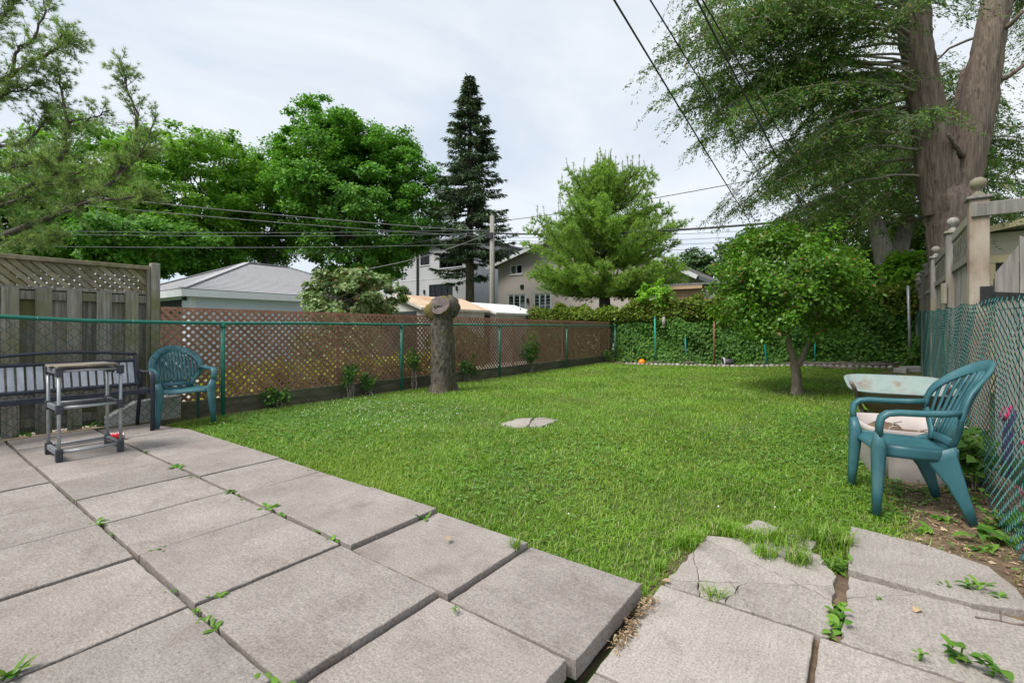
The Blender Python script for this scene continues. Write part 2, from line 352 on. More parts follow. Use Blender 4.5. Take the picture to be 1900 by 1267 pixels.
MT['bush'] = leaf_mat('bush_leaf', G(0.07, 0.14, 0.035), G(0.16, 0.26, 0.08), G(0.36, 0.44, 0.22), G(0.25, 0.15, 0.06), 0.05, trans=0.3, patch=1.0)
MT['ivy'] = leaf_mat('ivy_leaf', G(0.028, 0.095, 0.012), G(0.06, 0.165, 0.017), G(0.115, 0.24, 0.032), trans=0.3, rough=0.5, patch=0.9, spec=0.25)
MT['hedge'] = leaf_mat('hedge_leaf', G(0.07, 0.13, 0.012), G(0.14, 0.225, 0.022), G(0.235, 0.315, 0.04), G(0.26, 0.16, 0.06), 0.03, trans=0.32, patch=0.7)
MT['bright'] = leaf_mat('bright_leaf', G(0.09, 0.23, 0.02), G(0.16, 0.34, 0.03), G(0.26, 0.44, 0.05), trans=0.45, patch=1.5, gain=1.35)
MT['yellow_leaf'] = leaf_mat('yellow_green_leaf', G(0.17, 0.26, 0.015), G(0.33, 0.40, 0.025), G(0.5, 0.5, 0.045), trans=0.35, patch=1.5)
MT['far_tree'] = leaf_mat('far_tree_leaf', G(0.045, 0.1, 0.035), G(0.075, 0.15, 0.05), G(0.12, 0.2, 0.07), trans=0.3, patch=0.3)

# ------------------------------------------------------------------ mesh helpers
def np_mesh(name, V, Fs):
    """mesh from a vertex array and a list of (m,k) face arrays"""
    me = bpy.data.meshes.new(name)
    V = np.asarray(V, np.float32)
    me.vertices.add(len(V))
    me.vertices.foreach_set('co', V.ravel())
    idx = np.concatenate([np.asarray(f, np.int32).ravel() for f in Fs])
    tot = np.concatenate([np.full(len(f), np.asarray(f).shape[1], np.int32) for f in Fs])
    st = np.concatenate([[0], np.cumsum(tot)[:-1]]).astype(np.int32)
    me.loops.add(len(idx)); me.loops.foreach_set('vertex_index', idx)
    me.polygons.add(len(tot)); me.polygons.foreach_set('loop_start', st); me.polygons.foreach_set('loop_total', tot)
    me.update(calc_edges=True)
    return me
def wloc(o):
    p = Vector((0, 0, 0))
    while o is not None:
        p = p + Vector(o.location); o = o.parent
    return p
def link(name, me, mat, parent=None, local=False, smooth=False):
    """one mesh object; coordinates are world ones unless local"""
    if parent is not None and not local:
        me.transform(Matrix.Translation(-wloc(parent)))
    o = bpy.data.objects.new(name, me)
    C.objects.link(o)
    if mat is not None and not me.materials: me.materials.append(MT[mat] if isinstance(mat, str) else mat)
    if parent is not None: o.parent = parent
    if smooth: me.polygons.foreach_set('use_smooth', np.ones(len(me.polygons), bool))
    return o
def tag(o, label=None, cat=None, group=None, kind=None):
    if label: o['label'] = label
    if cat: o['category'] = cat
    if group: o['group'] = group
    if kind: o['kind'] = kind
    return o
def thing(name, label, cat, loc=(0, 0, 0), rotz=0.0, group=None):
    o = bpy.data.objects.new(name, None)
    o.empty_display_size = 0.1
    C.objects.link(o)
    o.location = loc; o.rotation_euler = (0, 0, rotz)
    return tag(o, label, cat, group)
def struct(o):
    o['kind'] = 'structure'; return o
def copy_tree(o, parent=None):
    c = o.copy(); C.objects.link(c); c.parent = parent
    for ch in list(o.children): copy_tree(ch, c)
    return c

class MB:
    def __init__(self): self.v = []; self.f = []; self.n = 0
    def add(self, V, F):
        self.v += [tuple(map(float, p)) for p in V]
        self.f += [tuple(int(i) + self.n for i in q) for q in F]
        self.n = len(self.v); return self
    def box(self, lo, hi, M_=None):
        (a, b, c), (d, e, f) = lo, hi
        V = [(a, b, c), (d, b, c), (d, e, c), (a, e, c), (a, b, f), (d, b, f), (d, e, f), (a, e, f)]
        if M_ is not None: V = [tuple(M_ @ Vector(p)) for p in V]
        return self.add(V, [(3, 2, 1, 0), (4, 5, 6, 7), (0, 1, 5, 4), (1, 2, 6, 5), (2, 3, 7, 6), (3, 0, 4, 7)])
    def bar(self, p, q, w, h, up=(0, 0, 1)):
        """a straight rectangular bar from p to q, w across and h along up"""
        p = np.array(p, float); q = np.array(q, float); d = q - p; d /= np.linalg.norm(d)
        up = np.array(up, float); s = np.cross(d, up); s /= np.linalg.norm(s); u = np.cross(s, d)
        V = [e + s * a * w / 2 + u * b * h / 2 for e in (p, q) for a, b in ((-1, -1), (1, -1), (1, 1), (-1, 1))]
        return self.add(V, [(0, 1, 2, 3), (7, 6, 5, 4), (0, 4, 5, 1), (1, 5, 6, 2), (2, 6, 7, 3), (3, 7, 4, 0)])
    def tube(self, pts, rad, sides=8, cap=True, jit=0.0, rng=None):
        pts = np.array(pts, float); n = len(pts)
        rad = np.broadcast_to(np.asarray(rad, float), (n,))
        tan = np.gradient(pts, axis=0) if n > 2 else np.tile(pts[-1] - pts[0], (n, 1))
        tan /= np.linalg.norm(tan, axis=1)[:, None] + 1e-12
        ref = np.array([0, 0, 1.0]) if abs(tan[0][2]) < 0.9 else np.array([1.0, 0, 0])
        V = []
        a = np.arange(sides) * 2 * math.pi / sides
        s = np.cross(tan[0], ref); s /= np.linalg.norm(s)
        for i in range(n):
            s = s - tan[i] * np.dot(s, tan[i]); s /= np.linalg.norm(s)
            u = np.cross(tan[i], s)
            rr = rad[i] * (1 + (jit * rng.standard_normal(sides) if jit else 0))
            rr = np.broadcast_to(rr, (sides,))
            V += list(pts[i] + (np.cos(a) * rr)[:, None] * s + (np.sin(a) * rr)[:, None] * u)
        F = []
        for i in range(n - 1):
            for k in range(sides):
                k2 = (k + 1) % sides
                F.append((i * sides + k, i * sides + k2, (i + 1) * sides + k2, (i + 1) * sides + k))
        if cap:
            F.append(tuple(reversed(range(sides)))); F.append(tuple((n - 1) * sides + k for k in range(sides)))
        return self.add(V, F)
    def sweep(self, pts, w, h, ups):
        """rounded flat section, w wide (across) and h thick (along ups), along pts"""
        pts = np.array(pts, float); n = len(pts)
        w = np.broadcast_to(np.asarray(w, float), (n,)); h = np.broadcast_to(np.asarray(h, float), (n,))
        ups = np.array(ups, float)
        if ups.ndim == 1: ups = np.tile(ups, (n, 1))
        tan = np.gradient(pts, axis=0) if n > 2 else np.tile(pts[-1] - pts[0], (n, 1))
        prof = [(-1, -.4), (-.8, -1), (.8, -1), (1, -.4), (1, .4), (.8, 1), (-.8, 1), (-1, .4)]
        V = []
        for i in range(n):
            t = tan[i] / np.linalg.norm(tan[i])
            s = np.cross(t, ups[i]); s /= np.linalg.norm(s); u = np.cross(s, t)
            V += [pts[i] + s * a * w[i] / 2 + u * b * h[i] / 2 for a, b in prof]
        F = [tuple(reversed(range(8))), tuple((n - 1) * 8 + k for k in range(8))]
        for i in range(n - 1):
            for k in range(8):
                k2 = (k + 1) % 8
                F.append((i * 8 + k, i * 8 + k2, (i + 1) * 8 + k2, (i + 1) * 8 + k))
        return self.add(V, F)
    def lathe(self, prof, center=(0, 0, 0), sides=20, cap=True):
        cx, cy, cz = center
        V = [(cx + r * math.cos(2 * math.pi * k / sides), cy + r * math.sin(2 * math.pi * k / sides), cz + z) for r, z in prof for k in range(sides)]
        F = [(i * sides + k, i * sides + (k + 1) % sides, (i + 1) * sides + (k + 1) % sides, (i + 1) * sides + k) for i in range(len(prof) - 1) for k in range(sides)]
        if cap:
            F.append(tuple(reversed(range(sides)))); F.append(tuple((len(prof) - 1) * sides + k for k in range(sides)))
        return self.add(V, F)
    def prism(self, poly, z0, z1):
        n = len(poly)
        V = [(x, y, z0) for x, y in poly] + [(x, y, z1) for x, y in poly]
        F = [tuple(reversed(range(n))), tuple(range(n, 2 * n))] + [(k, (k + 1) % n, n + (k + 1) % n, n + k) for k in range(n)]
        return self.add(V, F)
    def mesh(self, name):
        me = bpy.data.meshes.new(name)
        me.from_pydata(self.v, [], self.f); me.update()
        return me
    def build(self, name, mat, parent=None, local=False, smooth=False, bevel=0.0):
        me = self.mesh(name)
        if bevel:
            bm = bmesh.new(); bm.from_mesh(me)
            bmesh.ops.bevel(bm, geom=bm.edges[:], offset=bevel, segments=2 if bevel > 0.02 else 1, affect='EDGES', profile=0.5)
            bm.to_mesh(me); bm.free()
        return link(name, me, mat, parent, local, smooth)

def unit(a):
    return a / (np.linalg.norm(a, axis=-1, keepdims=True) + 1e-9)
def leaf_arrays(Pt, D, N, L, W, fold=0.12):
    """diamond leaves: base, side, tip, side"""
    n = len(Pt)
    L = np.broadcast_to(L, (n,))[:, None]; W = np.broadcast_to(W, (n,))[:, None]
    D = unit(D); S = unit(np.cross(D, N)); U = np.cross(S, D)
    V = np.empty((n, 4, 3), np.float32)
    V[:, 0] = Pt
    V[:, 1] = Pt + D * L * .45 + S * W * .5 + U * W * fold
    V[:, 2] = Pt + D * L - U * L * .1
    V[:, 3] = Pt + D * L * .45 - S * W * .5 + U * W * fold
    F = np.arange(n * 4, dtype=np.int32).reshape(n, 4)
    return V.reshape(-1, 3), F
def needle_arrays(Pt, D, L, w, rng):
    n = len(Pt)
    L = np.broadcast_to(L, (n,))[:, None]
    D = unit(D); S = unit(np.cross(D, rng.standard_normal((n, 3))))
    V = np.empty((n, 3, 3), np.float32)
    V[:, 0] = Pt - S * w / 2; V[:, 1] = Pt + S * w / 2; V[:, 2] = Pt + D * L
    return V.reshape(-1, 3), np.arange(n * 3, dtype=np.int32).reshape(n, 3)
class FM:
    """foliage: many faces, one mesh"""
    def __init__(self): self.V = []; self.F = {3: [], 4: []}; self.n = 0
    def add(self, V, F):
        self.V.append(V); self.F[F.shape[1]].append(F + self.n); self.n += len(V)
    def build(self, name, mat, parent=None, local=False):
        Fs = [np.concatenate(f) for f in self.F.values() if f]
        return link(name, np_mesh(name, np.concatenate(self.V), Fs), mat, parent, local)
def blob_leaves(fm, centers, rc, per, size, rng, flat=0.45, up=1.0, out_from=None, droop=0.2, wr=0.75):
    """leaf clumps around centres"""
    k = len(centers)
    rc = np.broadcast_to(rc, (k,))
    idx = np.repeat(np.arange(k), per)
    q = rng.standard_normal((len(idx), 3)); q = unit(q) * (rng.random((len(idx), 1)) ** 0.5)
    q[:, 2] *= flat
    Pt = centers[idx] + q * rc[idx][:, None]
    N = rng.standard_normal((len(idx), 3)) * 0.55 + np.array([0, 0, up])
    if out_from is not None: N += unit(Pt - out_from) * 0.6
    N = unit(N)
    D = rng.standard_normal((len(idx), 3)); D[:, 2] -= droop; D = unit(D - N * (D * N).sum(1, keepdims=True))
    s = size * rng.uniform(.65, 1.25, len(idx))
    fm.add(*leaf_arrays(Pt, D, N, s, s * wr))
def lumpy_crown(center, radii, k, rng, inner=0.45, power=1.0, lobes=7, amp=0.22, zmin=-1.0):
    """clump centres through an uneven ellipsoid, denser towards its skin"""
    d = unit(rng.standard_normal((k * 3, 3)))
    d = d[d[:, 2] > zmin][:k]
    ld = unit(rng.standard_normal((lobes, 3)))
    bulge = np.zeros(len(d))
    for i in range(lobes):
        bulge = np.maximum(bulge, np.clip((d @ ld[i] - 0.55) / 0.45, 0, 1) ** 0.6)
    rr = (inner + (1 - inner) * rng.random(len(d)) ** (1 / (1 + power))) * (1 - amp + 2 * amp * bulge)
    return np.array(center) + d * rr[:, None] * np.array(radii)
def wander(p, q, n, amp, rng, sag=0.0):
    t = np.linspace(0, 1, n)[:, None]
    pts = np.array(p) * (1 - t) + np.array(q) * t
    w = np.cumsum(rng.standard_normal((n, 3)), axis=0) * amp
    w -= t * w[-1]
    w[0] = 0
    pts = pts + w
    pts[:, 2] -= (sag * 4 * t * (1 - t))[:, 0]
    return pts

# ------------------------------------------------------------------ the ground
rng = np.random.default_rng(7)
def sheet(name, xs, ys, zf, mat):
    X, Y = np.meshgrid(xs, ys); Z = zf(X, Y)
    V = np.stack([X, Y, Z], -1).reshape(-1, 3)
    nx, ny = len(xs), len(ys)
    a = (np.arange(ny - 1)[:, None] * nx + np.arange(nx - 1)[None, :]).ravel()
    F = np.stack([a, a + 1, a + nx + 1, a + nx], 1)
    return struct(link(name, np_mesh(name, V, [F]), mat, smooth=True))
sheet('ground', np.linspace(-700, 700, 9), np.linspace(-700, 700, 9), lambda x, y: x * 0 - 0.25, 'far_ground')
sheet('neighbour_path', np.linspace(-12.5, -6.85, 8), np.linspace(-3, 15.3, 12), lambda x, y: x * 0 - 0.12, 'gravel')
ys_ = np.linspace(-3.0, 15.4, 150)
sheet('lawn_soil', np.linspace(-6.8, 0.9, 80), ys_, lambda x, y: ground_z(x, y), 'thatch')
def soil_edge(y):      # where the lawn gives way to the bare bed along the right fence
    return 0.12 + 0.1 * np.sin(np.asarray(y) * 1.9) + 0.35 * sstep(6, 9, y) - 0.05 * np.sin(np.asarray(y) * 4.7)
def soil_sheet(name, pts_in, pts_out, lift):
    V = []; F = []
    for i, (a, b) in enumerate(zip(pts_in, pts_out)):
        for s in np.linspace(0, 1, 6):
            x, y = a[0] * (1 - s) + b[0] * s, a[1] * (1 - s) + b[1] * s
            V.append((x, y, gz(x, y) + lift))
    n = len(pts_in)
    for i in range(n - 1):
        for k in range(5):
            F.append((i * 6 + k, i * 6 + k + 1, (i + 1) * 6 + k + 1, (i + 1) * 6 + k))
    return struct(link(name, np_mesh(name, V, [np.array(F)]), 'soil', smooth=True))
yy = np.linspace(0.5, 15.3, 60)
soil_sheet('fence_bed_soil', [(float(soil_edge(y)), y) for y in yy], [(0.9 + 0.045 * (y - 4), y) for y in yy], 0.008)
soil_sheet('walk_bed_soil', [(-.8, y) for y in np.linspace(.5, 2.9, 12)], [(.75, y) for y in np.linspace(.5, 2.9, 12)], .005)
xx = np.linspace(-6.7, 1.4, 40)
soil_sheet('hedge_bed_soil', [(x, 14.05 + 0.04 * math.sin(x * 3)) for x in xx], [(x, 15.5) for x in xx], 0.012)

# ------------------------------------------------------------------ patio and walk slabs
patio = struct(thing('patio', None, None, (-3.5, 1.2, -0.1)))
bed = MB().prism([(-7.2, -1.2), (-0.85, -1.2), (-0.85, 1.98), (-7.2, 1.98)], -0.12, -0.055)
bed.build('joint_soil', 'soil', patio)
def jag(p, a=0.004, f=41.0):
    x, y = p
    return (x + a * (math.sin(f * y + 1.3 * f * x) + .6 * math.sin(2.7 * f * x - 1.9 * f * y)), y + a * (math.sin(f * x * 1.1 - f * y) + .6 * math.sin(2.3 * f * y + 2.9 * f * x)))
def subdiv(poly, step):
    out = []
    n = len(poly)
    for i in range(n):
        a, b = poly[i], poly[(i + 1) % n]
        k = max(1, int(math.dist(a, b) / step))
        out += [(a[0] + (b[0] - a[0]) * j / k, a[1] + (b[1] - a[1]) * j / k) for j in range(k)]
    return out
def slab(poly, z, thick, mat, parent, name='slab', tilt=(0, 0), step=0.045, a=0.0011, bev=0.0036, lab=None):
    """a cast slab: slightly uneven outline, worn arris, small tilt"""
    poly = [jag(p, a) for p in subdiv(poly, step)]
    cx = sum(p[0] for p in poly) / len(poly); cy = sum(p[1] for p in poly) / len(poly)
    n = len(poly)
    def inset(d): return [(x - (x - cx) / math.hypot(x - cx, y - cy) * d, y - (y - cy) / math.hypot(x - cx, y - cy) * d) for x, y in poly]
    levels = [(poly, -thick), (poly, -bev * 1.2), (inset(bev * .45), -bev * .35), (inset(bev * 1.6), 0.0)]
    V = []; F = []
    for pl, dz in levels:
        for k, (x, y) in enumerate(pl):
            chip = 0.0
            if -thick < dz < 0: chip = -0.004 * max(0, math.sin(61 * x + 47 * y) + math.sin(37 * y - 29 * x) - 1.15)
            V.append((x, y, z + dz + chip + tilt[0] * (x - cx) + tilt[1] * (y - cy)))
    for L in range(3):
        for k in range(n):
            k2 = (k + 1) % n
            F.append((L * n + k, L * n + k2, (L + 1) * n + k2, (L + 1) * n + k))
    F.append(tuple(3 * n + k for k in range(n)))
    o = link(name, bpy.data.meshes.new(name), None, parent)
    me = o.data
    off = wloc(parent)
    me.from_pydata([(x - off.x, y - off.y, zz - off.z) for x, y, zz in V], [], F)
    me.materials.append(MT[mat])
    me.update()
    return o
rows = [((-0.62, 0.08), [-7.0, -6.3, -5.65, -5.0, -4.35, -3.7, -3.05, -2.4, -1.75, -1.1, -0.78]),
        ((0.09, 0.733), [-7.05, -6.55, -5.93, -5.28, -4.63, -4.03, -3.42, -2.79, -2.13, -1.47, -0.80]),
        ((0.747, 1.397), [-6.72, -6.1, -5.25, -4.57, -4.0, -3.4, -2.80, -2.115, -1.415, -0.79]),
        ((1.417, 2.02), [-6.62, -5.9, -5.2, -4.55, -3.92, -3.31, -2.70, -2.05, -1.375, -0.765])]
zoff = {(2, 8): -0.026, (2, 7): -0.003, (2, 6): 0.004, (3, 8): -0.038, (3, 7): -0.018, (3, 6): 0.006, (1, 9): -0.012, (3, 0): -0.004}
rj = random.Random(5)
for r, ((y0, y1), xs) in enumerate(rows):
    for k in range(len(xs) - 1):
        x0, x1 = xs[k], xs[k + 1]
        z = zoff.get((r, k), rj.uniform(-0.004, 0.004))
        g0 = rj.uniform(0.002, 0.007) if k < 6 else 0.008
        if r == 3 and k == 0: y1b, poly = y1 - 0.1, [(x0 + .02, y0), (x1 - g0, y0), (x1 - g0, 2.0), (x0 + .32, 1.9), (x0 + .02, 1.88)]
        else: poly = [(x0 + g0, y0 + rj.uniform(0, .006)), (x1 - g0, y0 + rj.uniform(0, .006)), (x1 - g0, y1 - rj.uniform(0, .006)), (x0 + g0, y1 - rj.uniform(0, .006))]
        slab(poly, z, 0.07, 'slab', patio, tilt=(rj.uniform(-.005, .005), rj.uniform(-.005, .005)))
# the lower walk, cracked
walk = struct(thing('walk', None, None, (0, 2.2, -0.13)))
def split_poly(poly, a, b):
    """cut a convex polygon by the line a-b"""
    def side(p): return (b[0] - a[0]) * (p[1] - a[1]) - (b[1] - a[1]) * (p[0] - a[0])
    L, Rr = [], []
    for i in range(len(poly)):
        p, q = poly[i], poly[(i + 1) % len(poly)]
        sp, sq = side(p), side(q)
        if sp >= 0: L.append(p)
        if sp <= 0: Rr.append(p)
        if sp * sq < 0:
            t = sp / (sp - sq); x = (p[0] + (q[0] - p[0]) * t, p[1] + (q[1] - p[1]) * t)
            L.append(x); Rr.append(x)
    return [L, Rr]
def shrink(poly, d):
    cx = sum(p[0] for p in poly) / len(poly); cy = sum(p[1] for p in poly) / len(poly)
    return [(x + (cx - x) / max(.05, math.hypot(cx - x, cy - y)) * d, y + (cy - y) / max(.05, math.hypot(cx - x, cy - y)) * d) for x, y in poly]
def wp(u, v): return gp(u, v, -0.105)[:2]
WZ = -0.105
x_m = wp(1512, 1190)[0]
slab([(-0.74, 1.50), (x_m - .012, 1.50), (x_m - .006, 2.185), (-0.74, 2.185)], WZ, 0.05, 'walk', walk)
slab([(x_m + .012, 1.50), (0.66, 1.50), (0.66, 2.185), (x_m + .014, 2.185)], WZ, 0.05, 'walk', walk, tilt=(0.004, 0))
slab([(-0.74, 0.80), (-0.09, 0.80), (-0.09, 1.485), (-0.74, 1.485)], WZ, 0.05, 'walk', walk)
slab([(-0.075, 0.80), (0.62, 0.80), (0.62, 1.485), (-0.075, 1.485)], WZ, 0.05, 'walk', walk)
pA = [(-0.735, 2.20), (-0.085, 2.20), (-0.085, 2.80), (-0.16, 2.98), (-0.40, 3.02), (-0.70, 2.86)]
frags = [pA]
cuts = [(wp(1225, 1075), wp(1570, 1085)), (wp(1330, 1130), wp(1400, 1060)), (wp(1390, 1130), wp(1330, 1035)), (wp(1440, 1062), wp(1560, 1120)), (wp(1310, 1025), wp(1350, 1060)), (wp(1380, 1045), wp(1470, 1110)), (wp(1290, 1040), wp(1300, 1100)), (wp(1480, 1060), wp(1530, 1100))]
for i, (a, b) in enumerate(cuts):
    nf = []
    for f in frags:
        cx = sum(p[0] for p in f) / len(f); cy = sum(p[1] for p in f) / len(f)
        d = math.hypot(cx - (a[0] + b[0]) / 2, cy - (a[1] + b[1]) / 2)
        parts = split_poly(f, a, b) if (i == 0 or d < 0.27) else [f]
        nf += [p for p in parts if len(p) > 2]
    frags = nf
rk = random.Random(3)
for f in frags:
    slab(shrink(f, 0.003), WZ + rk.uniform(-.004, .003), 0.05, 'walk', walk, 'slab_fragment', (rk.uniform(-.004, .004), rk.uniform(-.004, .004)), step=0.03, a=0.0055, bev=0.003)
pB = [(-0.05, 2.20), (0.66, 2.20), (0.66, 2.80), (-0.03, 2.80)]
frags = [pB]
for i, (a, b) in enumerate([(wp(1575, 1108), wp(1755, 1100)), (wp(1650, 1105), wp(1780, 1160))]):
    nf = []
    for f in frags:
        cy = sum(p[1] for p in f) / len(f)
        nf += [p for p in (split_poly(f, a, b) if i == 0 or cy < 2.5 else [f]) if len(p) > 2]
    frags = nf
for f in frags:
    slab(shrink(f, 0.002), WZ + rk.uniform(-.003, .003), 0.05, 'walk', walk, 'slab_fragment', (rk.uniform(-.006, .006), rk.uniform(-.006, .006)), step=0.03, a=0.005, bev=0.003)
slab([(-0.035, 2.86), (0.40, 2.83), (0.60, 2.90), (0.59, 3.10), (0.53, 3.30), (0.30, 3.42), (-0.03, 3.47)], WZ + .012, 0.05, 'walk', walk, tilt=(0, 0.012))
for q in ([(-0.56, 3.10), (-0.42, 3.06), (-0.37, 3.22), (-0.5, 3.27)], [(-0.34, 3.04), (-0.2, 3.02), (-0.18, 3.13), (-0.3, 3.17)]):
    slab(q, WZ + .004, 0.05, 'walk', walk, 'slab_fragment', step=0.03, a=0.006, bev=0.003)
# broken paver sunk in the lawn
lp = thing('sunken_paver', 'cracked pale stone paver sunk into the middle of the lawn', 'paver', (*gp(985, 782)[:2], -0.05))
q = [gp(u, v)[:2] for u, v in ((926, 783), (958, 791), (1002, 790), (1040, 776), (1012, 771), (962, 773))]
for f in split_poly(q, gp(975, 795)[:2], gp(995, 765)[:2]):
    slab(shrink(f, .035), -0.014, 0.06, 'walk', lp, 'paver_piece', step=0.05, a=0.009, bev=0.006)

# ------------------------------------------------------------------ grass
def lawn_mask(x, y):
    m = (y > 2.03) | (x > -0.72)
    m &= ~((x > -0.74) & (x < 0.68) & (y < 2.84))
    m &= ~((x > -0.03) & (x < 0.58) & (y < 3.40))
    frag = (x > -0.68) & (x < -0.14) & (y < 3.0)
    m &= ~frag
    m &= y < 14.1
    m &= (x > -6.55) & (x < 0.70 + 0.045 * (y - 3.8))
    m &= ~((x < -6.3) & (y < 1.95))
    m &= ((x + 6.09) / 0.27) ** 2 + ((y - 6.1) / 0.27) ** 2 > 1
    m &= ((x + 3.0) / 0.13) ** 2 + ((y - 4.6) / 0.2) ** 2 > 1
    return m
def patchy(x, y):
    return 0.5 + 0.25 * np.sin(1.7 * x + 0.9 * y + 1) * np.sin(1.3 * y - .6 * x) + 0.25 * np.sin(3.9 * x - 2.3 * y) * np.sin(2.9 * y + 1.1 * x + 2)
def grass_blades(n_try):
    x = rng.uniform(-6.6, 1.3, n_try); y = rng.uniform(1.9, 14.2, n_try)
    t = x * _fw[0] + y * _fw[1]
    side = (x * _rt[0] + y * _rt[1]) / np.maximum(t, .1)
    keep = lawn_mask(x, y) & (t > 1.2) & (side < 1.35) & (side > -1.5)
    keep &= rng.random(n_try) < np.clip((3.6 / np.maximum(t, .5)) ** 1.15, 0.14, 1)
    pt = patchy(x, y)
    keep &= rng.random(n_try) < 0.55 + 0.6 * pt
    se = soil_edge(y)
    keep &= rng.random(n_try) > sstep(-0.15, 0.12, x - se) * np.where(y > 6.5, 0.6, 0.97)
    keep &= ~((((x + .83) / .35) ** 2 + ((y - 9.28) / .4) ** 2 < 1) & (rng.random(n_try) < .8))
    return x[keep], y[keep], t[keep], pt[keep]
def add_blades(x, y, t, hgt, wid, lean):
    n = len(x)
    z = ground_z(x, y) - 0.004
    a = rng.uniform(0, 2 * math.pi, n)
    d = np.stack([np.cos(a), np.sin(a), np.zeros(n)], 1)
    s = np.stack([-np.sin(a), np.cos(a), np.zeros(n)], 1)
    B = np.stack([x, y, z], 1)
    up = np.array([0, 0, 1.0])
    h = hgt[:, None]; w = wid[:, None]; L = lean[:, None]
    V = np.empty((n, 5, 3), np.float32)
    V[:, 0] = B - s * w / 2; V[:, 1] = B + s * w / 2
    mid = B + up * h * .6 + d * h * L * .35
    V[:, 2] = mid + s * w * .42; V[:, 3] = mid - s * w * .42
    V[:, 4] = B + up * h * (1 - .25 * L) + d * h * L
    o = np.arange(n)[:, None] * 5
    return V.reshape(-1, 3), [o + np.array([0, 1, 2, 3]), o + np.array([3, 2, 4])]
x, y, t, pt = grass_blades(860000)
hg = rng.uniform(.024, .06, len(x)) * (0.75 + 0.6 * pt)
# longer, unmown grass along the patio edge, the fences and the stump
edge = np.exp(-((y - 2.05) / .08) ** 2) * (x < -.7) + np.exp(-((x + 6.5) / .15) ** 2) + np.exp(-(np.hypot(x + 6.09, y - 6.1) - .3) ** 2 / .02)
hg *= 1 + 0.5 * np.clip(edge, 0, 1) * rng.random(len(x))
wd = 0.0048 * np.clip((t / 3.2), 1, 4) ** 0.75 * rng.uniform(.7, 1.3, len(x)); ln = rng.uniform(.35, 1.7, len(x))
near = t < 5.2
V, Fs = add_blades(x[near], y[near], None, hg[near], wd[near], ln[near])
xf, yf, hf, wf_, lf_ = x[~near], y[~near], hg[~near], wd[~near], ln[~near]
a = rng.uniform(0, 2 * math.pi, len(xf))
Bf = np.stack([xf, yf, ground_z(xf, yf) - .004], 1); sf = np.stack([-np.sin(a), np.cos(a), 0 * a], 1); df = np.stack([np.cos(a), np.sin(a), 0 * a], 1)
Vf = np.stack([Bf - sf * wf_[:, None] * .6, Bf + sf * wf_[:, None] * .6, Bf + df * (hf * lf_ * .85)[:, None] + np.array([0, 0, 1.0]) * (hf * (1 - .25 * lf_))[:, None]], 1).reshape(-1, 3)
Fs.append(np.arange(len(Vf)).reshape(-1, 3) + len(V))
go = link('grass', np_mesh('grass', np.concatenate([V, Vf]), Fs), 'grass')
tag(go, 'mown green grass covering the lawn', 'grass', kind='stuff')
print('blades', len(x))
# taller tufts overgrowing the walk's broken corner
def tuft(fmV, cx, cy, n, r, h):
    a = rng.uniform(0, 6.28, n); q = r * rng.random(n) ** .6
    x = cx + q * np.cos(a); y = cy + q * np.sin(a)
    V, F = add_blades(x, y, None, rng.uniform(.5, 1.1, n) * h, rng.uniform(.003, .006, n), rng.uniform(.3, 1.2, n))
    V[:, 2] += 0.02
    fmV.append((V, F))
def build_tufts(spots):
    acc = []
    for s in spots: tuft(acc, *s)
    o = 0; VV = []; F4 = []; F3 = []
    for V, F in acc:
        VV.append(V); F4.append(F[0] + o); F3.append(F[1] + o); o += len(V)
    return np.concatenate(VV), [np.concatenate(F4), np.concatenate(F3)]
sp = [(*wp(u, v), n, r, h) for u, v, n, r, h in ((1270, 1010, 160, .07, .09), (1390, 1000, 200, .08, .09), (1420, 1030, 160, .06, .09), (1480, 1040, 160, .06, .1), (1530, 1000, 300, .12, .12), (1450, 1005, 300, .12, .1), (1350, 985, 260, .1, .08), (1560, 1010, 160, .06, .09), (1290, 1000, 120, .05, .08), (1225, 1050, 60, .04, .06))]
tag(link('overgrown_grass', np_mesh('overgrown_grass', *build_tufts(sp)), 'grass'), 'long grass creeping over the broken corner of the walk', 'grass', kind='stuff')
for i, (u, v, n, r, h, lab) in enumerate(((1322, 1105, 70, .035, .09, 'tuft of long grass in the crack of the front walk slab'), (957, 1008, 60, .03, .08, 'tuft of grass between the two end patio slabs by the lawn'))):
    z0 = 0.0 if i else WZ
    px, py = gp(u, v, z0)[:2]
    Vv, Ff = build_tufts([(px, py, n, r, h)])
    Vv[:, 2] += (z0 - 0.03) - Vv[:, 2].min()
    tag(link('grass_tuft', np_mesh('grass_tuft', Vv, Ff), 'grass'), lab, 'grass tuft')
# clover, its flowers and broad-leaved lawn weeds
n = 9000
cx = rng.choice([-5.4, -5.9, -4.6, -0.4, -0.2, .1, -2.2, -5.2], n) + rng.normal(0, .5, n); cy = np.where(cx > -1.2, rng.choice([4.5, 5.2, 6.3, 7.2], n), rng.choice([2.6, 3.2, 3.9, 4.5], n)) + rng.normal(0, .45, n)
k = lawn_mask(cx, cy); cx, cy = cx[k], cy[k]
n = len(cx)
Pt = np.stack([cx, cy, ground_z(cx, cy) + rng.uniform(.015, .05, n)], 1)
fm = FM()
D = rng.standard_normal((n, 3)); D[:, 2] = .1
for j in range(3):
    a = 2.1 * j
    Dr = np.stack([D[:, 0] * math.cos(a) - D[:, 1] * math.sin(a), D[:, 0] * math.sin(a) + D[:, 1] * math.cos(a), D[:, 2]], 1)
    fm.add(*leaf_arrays(Pt, Dr, np.array([0, 0, 1.0]) + rng.standard_normal((n, 3)) * .25, rng.uniform(.012, .024, n), .02))
tag(fm.build('clover', 'clover'), 'low clover leaves among the lawn grass', 'clover', kind='stuff')
n = 430
